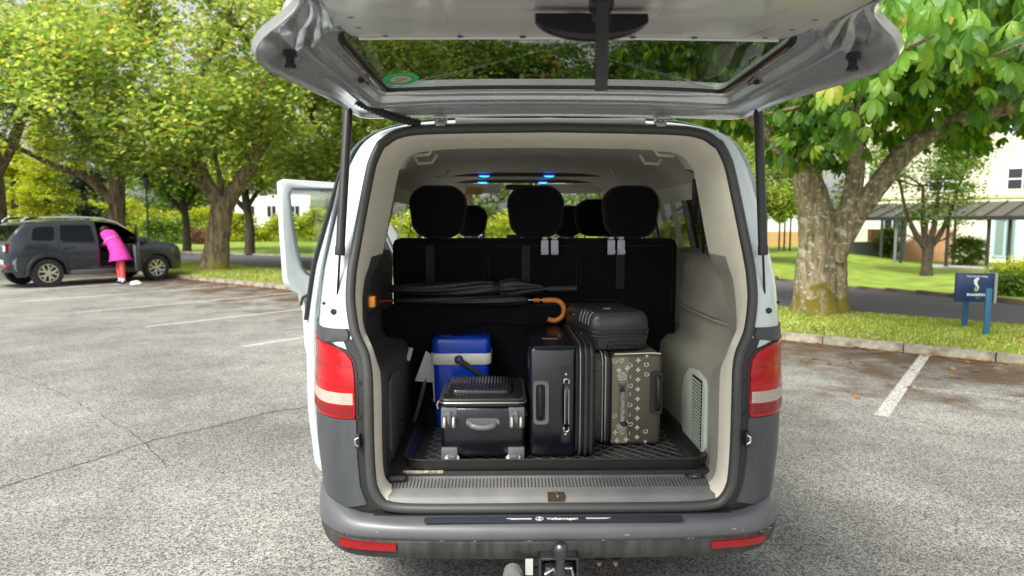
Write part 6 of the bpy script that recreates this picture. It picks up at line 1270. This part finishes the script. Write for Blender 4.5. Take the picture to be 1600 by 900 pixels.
# 3 patterned case
PAT1 = mat('olive_monogram_cloth', (.092, .084, .064), .5, bump=.0006, bscale=300, coat=.1); PAT2 = mat('pale_olive_cloth', (.20, .19, .13), .5, bump=.0006, bscale=300, coat=.1); PAT0 = mat('dark_snakeskin', (.02, .02, .02), .4, col2=(.12, .115, .10), vscale=120, bump=.001, bscale=160); PRN = mat('cream_print', (.68, .66, .54), .6)
c3 = empty('patterned_suitcase', (.352, .425, BZ), 0, 'olive suitcase with cream crosses and a pale rope handle under the small hard case', 'suitcase')
q = M(); q.box(-.068, .145, 0, .40, .002, .400); q.obj('shell', PAT1, c3, 50, .022)
q = M(); q.prism(rrect(.072, .375, .012, 4, -.036, .2), -.003, .004, 'y'); q.obj('pale_panel', PAT2, c3, 40)
for k, (x, m_, g_) in enumerate(((-.078, LEA2, .004), (-.090, ZIP, .010), (-.101, LEA2, .006), (-.125, PAT0, .0))):
    hw3 = .020 if k == 3 else .0062; o_ = [(y + .20, z + .2) for y, z in rrect(.40 + g_ * 2, .385 + g_ * 2, .05, 6)]; q = M(); q.rings([[(x + hw3, y, max(z, .001)) for y, z in o_], [(x, (y - .2) * 1.006 + .2, max((z - .2) * 1.006 + .2, .0005)) for y, z in o_], [(x - hw3, y, max(z, .001)) for y, z in o_]], True, True, True); q.obj('zip_band' if k < 3 else 'snakeskin_pocket', m_, c3, 50)
zt_ = M(); P = [(-.0985 + .0, y + .20, z + .2) for y, z in rrect(.428, .412, .055, 6) if z > -.19]
zt_.tube(P, .002, 5)
for k in range(44): z = .03 + k * .0082; zt_.box(-.102, -.095, -.0165, -.011, z, z + .0042)
zt_.obj('zip_teeth', STEEL, c3)
for x in (-.072, -.110): q = M(); q.tube([(x, y + .20, z + .2) for y, z in rrect(.412, .400, .05, 6) if z > -.19], .0028, 6); q.obj('piping', WHL if x < -.1 else LEA2, c3)
def crossmark(q, x, z, r, y=-.0006):
    for a in range(4):
        c_, s_ = cos(a * pi / 2 + .0), sin(a * pi / 2); q.add([(x, y, z), (x + r * (.55 * c_ - .32 * s_), y, z + r * (.55 * s_ + .32 * c_)), (x + r * c_, y, z + r * s_), (x + r * (.55 * c_ + .32 * s_), y, z + r * (.55 * s_ - .32 * c_))], [(0, 1, 2, 3)])
q = M()
for k in range(9): crossmark(q, .042, .372 - k * .0418, .0115)
for x, z in ((-.040, .330), (-.005, .338), (-.002, .100), (-.052, .06), (-.045, .025), (-.005, .028)): crossmark(q, x, z, .0125, -.0036)
for z in (.30, .225, .135, .055): q.box(.0085, .0115, -.0008, -.0002, z - .007, z + .007)
for z in (.39, .018): crossmark(q, .078, z, .008)
tag(q.obj('printed_crosses', PRN, c3, 0), kind='stuff')
for x, z, r_ in ((.078, .352, .2), (.080, .31, -.3), (.080, .062, .4), (.012, .262, .5), (.010, .178, -.2), (.014, .094, .3), (.008, .350, -.5), (-.030, .372, .2), (-.022, .062, .3), (-.056, .368, 0), (-.055, .132, .2)):
    o = text('G', .028, x, -.0042 if x < 0 else -.0008, z, PRN, c3, 'printed_letter', rx=pi / 2, ext=.0002); o.rotation_euler = (pi / 2, -r_ - 1.2, 0)
BRD = mat('pale_rope', (.55, .50, .46), .7, col2=(.20, .17, .16), vscale=90, bump=.001, bscale=200)
for z, sx in ((.298, 1), (.088, -1)): q = M(); q.prism([(-.028 + .022 * cos(a), z + .024 * sin(a) * (1 if sx * sin(a) > 0 else .6)) for a in np.linspace(0, 2 * pi, 13)[:-1]], -.008, -.002, 'y'); q.obj('handle_patch', BRD, c3, 40)
q = M(); q.tube([(-.038, -.012, .278), (-.038, -.012, .254), (-.014, -.012, .254), (-.014, -.012, .278), (-.038, -.012, .278)], .003, 6); q.obj('buckle', STEEL, c3)
q = M(); q.box(-.035, -.017, -.016, -.008, .232, .262); q.obj('strap_end', BLKRUB, c3, 30, .002)
q = M()
for ph in (0, pi): q.tube([(-.026 + .007 * sin(t_ * 3 + ph) , -.020 + .005 * cos(t_ * 3 + ph), .238 - .0105 * t_) for t_ in np.linspace(0, 12, 30)], .005, 6)
q.obj('rope_handle', BRD, c3, 60)
q = M(); q.tube([(-.030, -.02, .112), (-.018, -.024, .100), (-.006, -.02, .104)], [.010, .011, .008], 8); q.obj('rope_knot', BLKRUB, c3)
q = M(); ol = rrect(.048, .185, .014, 5, .120, .232); il = rrect(.030, .155, .010, 5, .124, .232); q.rings([[(x, .004, z) for x, z in ol], [(x, -.012, z) for x, z in ol], [(x, -.012, z) for x, z in il], [(x, .004, z) for x, z in il]]); q.tube([(.126, -.004, .165), (.126, -.020, .18), (.126, -.022, .232), (.126, -.020, .284), (.126, -.004, .30)], .010, 10); q.obj('side_handle', BLKPL, c3, 50)
q = M(); q.tube([(-.06, -.003, .3985), (.10, -.003, .4035), (.138, .004, .399)], .003, 6); q.obj('top_piping', PRN, c3)
# 4 hard case on top
HRD = mat('anthracite_abs', (.036, .038, .042), .35, bump=.0002, bscale=500, spec=.6)
c4 = empty('hard_case', (.330, .475, BZ + .405), radians(11), 'small anthracite hard-shell case lying on top of the patterned suitcase', 'suitcase')
def shellrings(z_list, w_, l_, r_): return [[(x * k, (y) * k + l_ / 2, z) for x, y in rrect(w_, l_, r_, 3)] for z, k in z_list]
q = M(); q.rings(shellrings([(.0, .90), (.004, .93), (.050, .985), (.058, .995)], .275, .41, .045), True, True, True); q.obj('lower_shell', HRD, c4, 40)
for z, k in ((.062, 1.005), (.072, .985), (.080, 1.01)): q = M(); q.rings(shellrings([(z - .005, k - .006), (z - .003, k), (z + .003, k), (z + .005, k - .006)], .275, .41, .045), True, True, True); q.obj('seam_band', BLKPL if k > 1 else ZIP, c4, 40)
q = M(); q.rings(shellrings([(.085, .985), (.092, 1.0), (.134, .98), (.156, .91), (.162, .87), (.164, .5)], .275, .41, .045), True, True, True); q.obj('upper_shell', HRD, c4, 32)
HL = mat('pale_edge_groove', (.30, .31, .31), .4)
q = M()
for k in range(4): y = .035 + k * .040; q.tube([(-.1385, y, .110), (-.1365, y, .134), (-.127, y + .004, .155), (-.112, y + .012, .163)], .0022, 5)
q.obj('groove_edge', HL, c4)
q = M(); q.box(-.030, .004, .15, .156, .164, .1665); q.obj('badge', CHROME, c4, 0)
q = M(); q.prism(rrect(.150, .034, .012, 4, .015, .020), .0, .020, 'y'); q.obj('handle_recess', BLKPL, c4, 30).location = (0, -.001, 0)
q = M(); q.tube([(-.045, .004, .016), (-.035, -.012, .015), (.015, -.018, .014), (.065, -.012, .015), (.075, .004, .016)], .0085, 10); q.obj('carry_handle', LEA2, c4)
for z, x in ((.075, .140),): q = M(); q.tube([(x, .06, .055), (x + .006, .06, .075), (x, .06, .098)], .004, 6); q.obj('latch', CHROME, c4)
q = M(); q.tube([(-.14, .30, .13), (-.15, .27, .12), (-.14, .24, .13)], .004, 6); q.obj('side_latch', CHROME, c4)
# 5 cool box
CBL = mat('royal_blue_plastic', (.004, .05, .48), .26, coat=.3, bump=.0002, bscale=400); CWH = mat('cool_box_white', (.66, .66, .60), .4)
cb = empty('cool_box', (-.372, .70, BZ), 0, 'royal blue cool box with white band and black swing handle behind the small case', 'cool box')
def cr_(zs, dx=.265, dy=.185, r_=.03): return [[(x * k, y * k + dy / 2, z) for x, y in rrect(dx, dy, r_, 5)] for z, k in zs]
q = M(); q.rings(cr_([(0, .90), (.01, .93), (.30, .985)]), True, True, True); q.obj('tub', CBL, cb, 40)
q = M(); q.rings(cr_([(.298, 1.02), (.303, 1.06), (.345, 1.07), (.351, 1.04)]), True, True, True); q.obj('white_band', CWH, cb, 40)
q = M(); q.rings(cr_([(.350, 1.02), (.356, 1.035), (.402, 1.03), (.416, 1.0), (.420, .95)]), True, True, True); ld = q.obj('lid', CBL, cb, 40)
q = M(); q.rings([[(x, y + .09, z) for x, y in rrect(w_, h_, .02, 4)] for w_, h_, z in ((.20, .12, .419), (.19, .11, .424))], True, True, True); q.obj('lid_step', CBL, ld, 40); q = M(); q.tube([(-.10, .06, .422), (-.06, .05, .424), (-.05, .075, .423)], .006, 6); q.obj('lid_lock', BLKPL, ld)
q = M(); q.lathe([(.020, 0), (.020, -.012), (.012, -.016), (.002, -.017)], 18, T=TR(-.010, -.010, .326, rx=-pi / 2) @ Matrix.Rotation(0, 4, 'X')); q.obj('pivot', BLKPL, cb)
q = M(); q.lathe([(.009, .0), (.008, .004), (.001, .006)], 12, T=TR(-.010, -.026, .326, rx=pi / 2)); q.obj('pivot_cap', CBL, cb)
q = M(); q.rings([[(x - .0, -.022 - w_ * .0, z + w_), (x, -.030, z + w_ * .6), (x, -.030, z - w_ * .6), (x, -.022, z - w_), (x, -.016, z)] for x, z, w_ in ((-.020, .330, .013), (.02, .306, .015), (.06, .278, .013), (.10, .252, .011), (.135, .236, .009))], True, True, True); q.obj('swing_handle', BLKPL, cb, 40)
# 6 black holdall behind everything that carries the umbrellas
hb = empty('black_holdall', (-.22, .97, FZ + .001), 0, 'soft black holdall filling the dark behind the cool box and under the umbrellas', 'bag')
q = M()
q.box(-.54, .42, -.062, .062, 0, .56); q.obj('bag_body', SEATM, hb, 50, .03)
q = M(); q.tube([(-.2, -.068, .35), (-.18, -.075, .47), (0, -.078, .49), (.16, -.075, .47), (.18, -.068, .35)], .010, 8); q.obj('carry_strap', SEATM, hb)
# 7 umbrellas
NYL = mat('umbrella_nylon', (.013, .013, .017), .38, bump=.0015, bscale=60, spec=.6, stretch=(1, 6, 6)); ORW = mat('orange_wood', (.72, .24, .03), .25, coat=.6, var=.08, vscale=10)
um = empty('umbrella', (-.30, .925, FZ + .56 + .082), 0, 'long furled black golf umbrella with straight black grip lying across the back', 'umbrella')
q = M(); P = []; R_ = []
for x, r_ in ((-.44, .004), (-.42, .012), (-.36, .017), (-.25, .022), (-.12, .027), (.0, .030), (.06, .026), (.10, .022), (.13, .030), (.18, .033), (.22, .026), (.28, .016), (.32, .011)): P.append((x, 0, .004 * sin(x * 9))); R_.append(r_)
P = catmull(P, 4); xs_ = [-.44, -.42, -.36, -.25, -.12, .0, .06, .10, .13, .18, .22, .28, .32]; rs2 = [.004, .012, .017, .022, .027, .030, .026, .022, .030, .033, .026, .016, .011]
rr = []
for p in P:
    r0 = interp(p.x, xs_, rs2) * 1.25; tw = p.x * 9; rr.append([(p.x, r0 * (1 + .26 * abs(sin(4 * a + tw))) * cos(a) * .7, p.z + r0 * (1 + .26 * abs(sin(4 * a + tw))) * sin(a)) for a in np.linspace(0, 2 * pi, 49)[:-1]])
q.rings(rr, True, True, True); q.obj('canopy', NYL, um, 60)
q = M(); q.tube([(-.465, 0, -.002), (-.44, 0, -.002)], [.003, .006], 8); q.obj('ferrule', CHROME, um)
q = M(); q.tube([(.31, 0, 0), (.34, 0, 0), (.35, 0, 0), (.485, 0, .002), (.49, 0, .002)], [.007, .008, .014, .015, .010], 12); q.obj('grip', mat('foam_grip', (.035, .037, .04), .6), um)
q = M(); q.tube([(.075, 0, .003), (.105, 0, .003)], [.036, .036], 14); q.obj('closing_band', LEA2, um)
u2 = empty('hook_umbrella', (-.245, .870, FZ + .56 + .032), 0, 'furled black umbrella with curved orange wooden hook handle below the other umbrella', 'umbrella')
q = M(); xs_ = [-.45, -.40, -.2, 0, .1, .16, .19]; rs2 = [.006, .012, .017, .021, .023, .020, .010]; rr = []
for x in np.linspace(-.45, .19, 30):
    r0 = interp(x, xs_, rs2); tw = x * 8; rr.append([(x, r0 * (1 + .22 * abs(sin(4 * a + tw))) * cos(a), r0 * (1 + .22 * abs(sin(4 * a + tw))) * sin(a) - .0) for a in np.linspace(0, 2 * pi, 41)[:-1]])
q.rings(rr, True, True, True); q.obj('canopy', NYL, u2, 60)
q = M(); q.tube([(-.565, 0, -.004), (-.54, 0, -.004), (-.46, 0, 0)], [.003, .006, .007], 8); q.obj('red_tip', mat('red_tip', (.45, .05, .03), .4), u2)
q = M(); q.tube([(.18, 0, .0), (.215, 0, .0)], [.008, .006], 8); q.obj('collar', CHROME, u2)
q = M(); q.tube([(.215, 0, 0), (.245, 0, 0)], [.0095, .0105], 10); q.obj('handle_stub', ORW, u2)
q = M(); q.tube([(.24, 0, 0), (.262, 0, 0)], [.006, .006], 8); q.obj('handle_ring', CHROME, u2)
hk = [(.260, 0, 0), (.30, 0, 0)] + [(.315 + .050 * sin(a), 0, -.050 + .050 * cos(a)) for a in np.linspace(0, pi * 1.05, 12)] + [(.285, -.0, -.092)]
q = M(); q.tube(hk, [.0135] * (len(hk) - 1) + [.0125], 14); q.obj('hook_handle', ORW, u2)
# 8 white folded stool and odds at the left
fs_ = empty('folding_stool', (-.545, .80, BZ), radians(8), 'white plastic folding stool tucked behind the left trim beside the cool box', 'stool')
q = M(); q.rings([[(x, y, z) for x, z in ((-.055, .20), (.00, .345), (.075, .285), (.06, .10), (.035, .09), (.03, .19))] for y in (0, .018)], True, True, True); q.obj('side_panel', WHITEP, fs_, 30, .003)
q = M(); q.tube([(-.07, .01, .36), (-.085, .01, .30)], [.012, .010], 8); q.obj('end_cap', WHITEP, fs_); q = M(); q.tube([(.06, .01, .27), (.13, .01, .265)], .008, 8); q.obj('cross_bar', WHITEP, fs_)
q = M(); q.box(.03, .09, -.01, .01, .10, .112); q.box(.045, .085, -.012, .012, .15, .19); q.obj('foot', WHITEP, fs_, 30, .003)
q = M(); q.tube([(-.06, .0, .002), (-.03, 0, .1), (.0, .01, .22)], .010, 8); q.tube([(.075, .0, .0), (.07, .01, .12)], .012, 8); q.obj('leg', GRY1, fs_)
rp = empty('frayed_rope', (-.50, .155, .578), 0, 'frayed pale rope lying on the left end of the sill under the mat', 'rope')
q = M()
for ph in (0, 2.1, 4.2): q.tube([(-.07 + .0062 * k, .002 * sin(k * 1.3 + ph) + .012 - .00035 * k * 0, .010 + .003 * cos(k * 1.3 + ph) - .0004 * k * 0) for k in range(26)], .0042, 5)
q.obj('strands', mat('hemp_rope', (.45, .42, .32), .9, col2=(.18, .16, .12), vscale=60), rp, 60)
bb = empty('black_buckle_block', (-.585, .130, .571), radians(4), 'small black plastic block at the left end of the ribbed sill', 'block')
q = M(); q.box(-.035, .03, -.018, .02, 0, .022); q.obj('block', BLKPL, bb, 30, .004); q = M(); q.box(-.028, .022, -.0185, -.017, .006, .016); q.obj('slot', SEAL, bb, 0)
tr_ = empty('tie_down_ring', (.565, .145, .571), 0, 'round dark tie-down ring at the right end of the ribbed sill', 'ring')
q = M(); q.tube([(.035 * cos(a), .020 * sin(a), .004) for a in np.linspace(0, 2 * pi, 25)[:-1]], .004, 8, closed=True); q.obj('ring', BLKPL, tr_); q = M(); q.lathe([(.012, .001), (.010, .005), (.002, .006)], 12); q.obj('hub', STEEL, tr_)
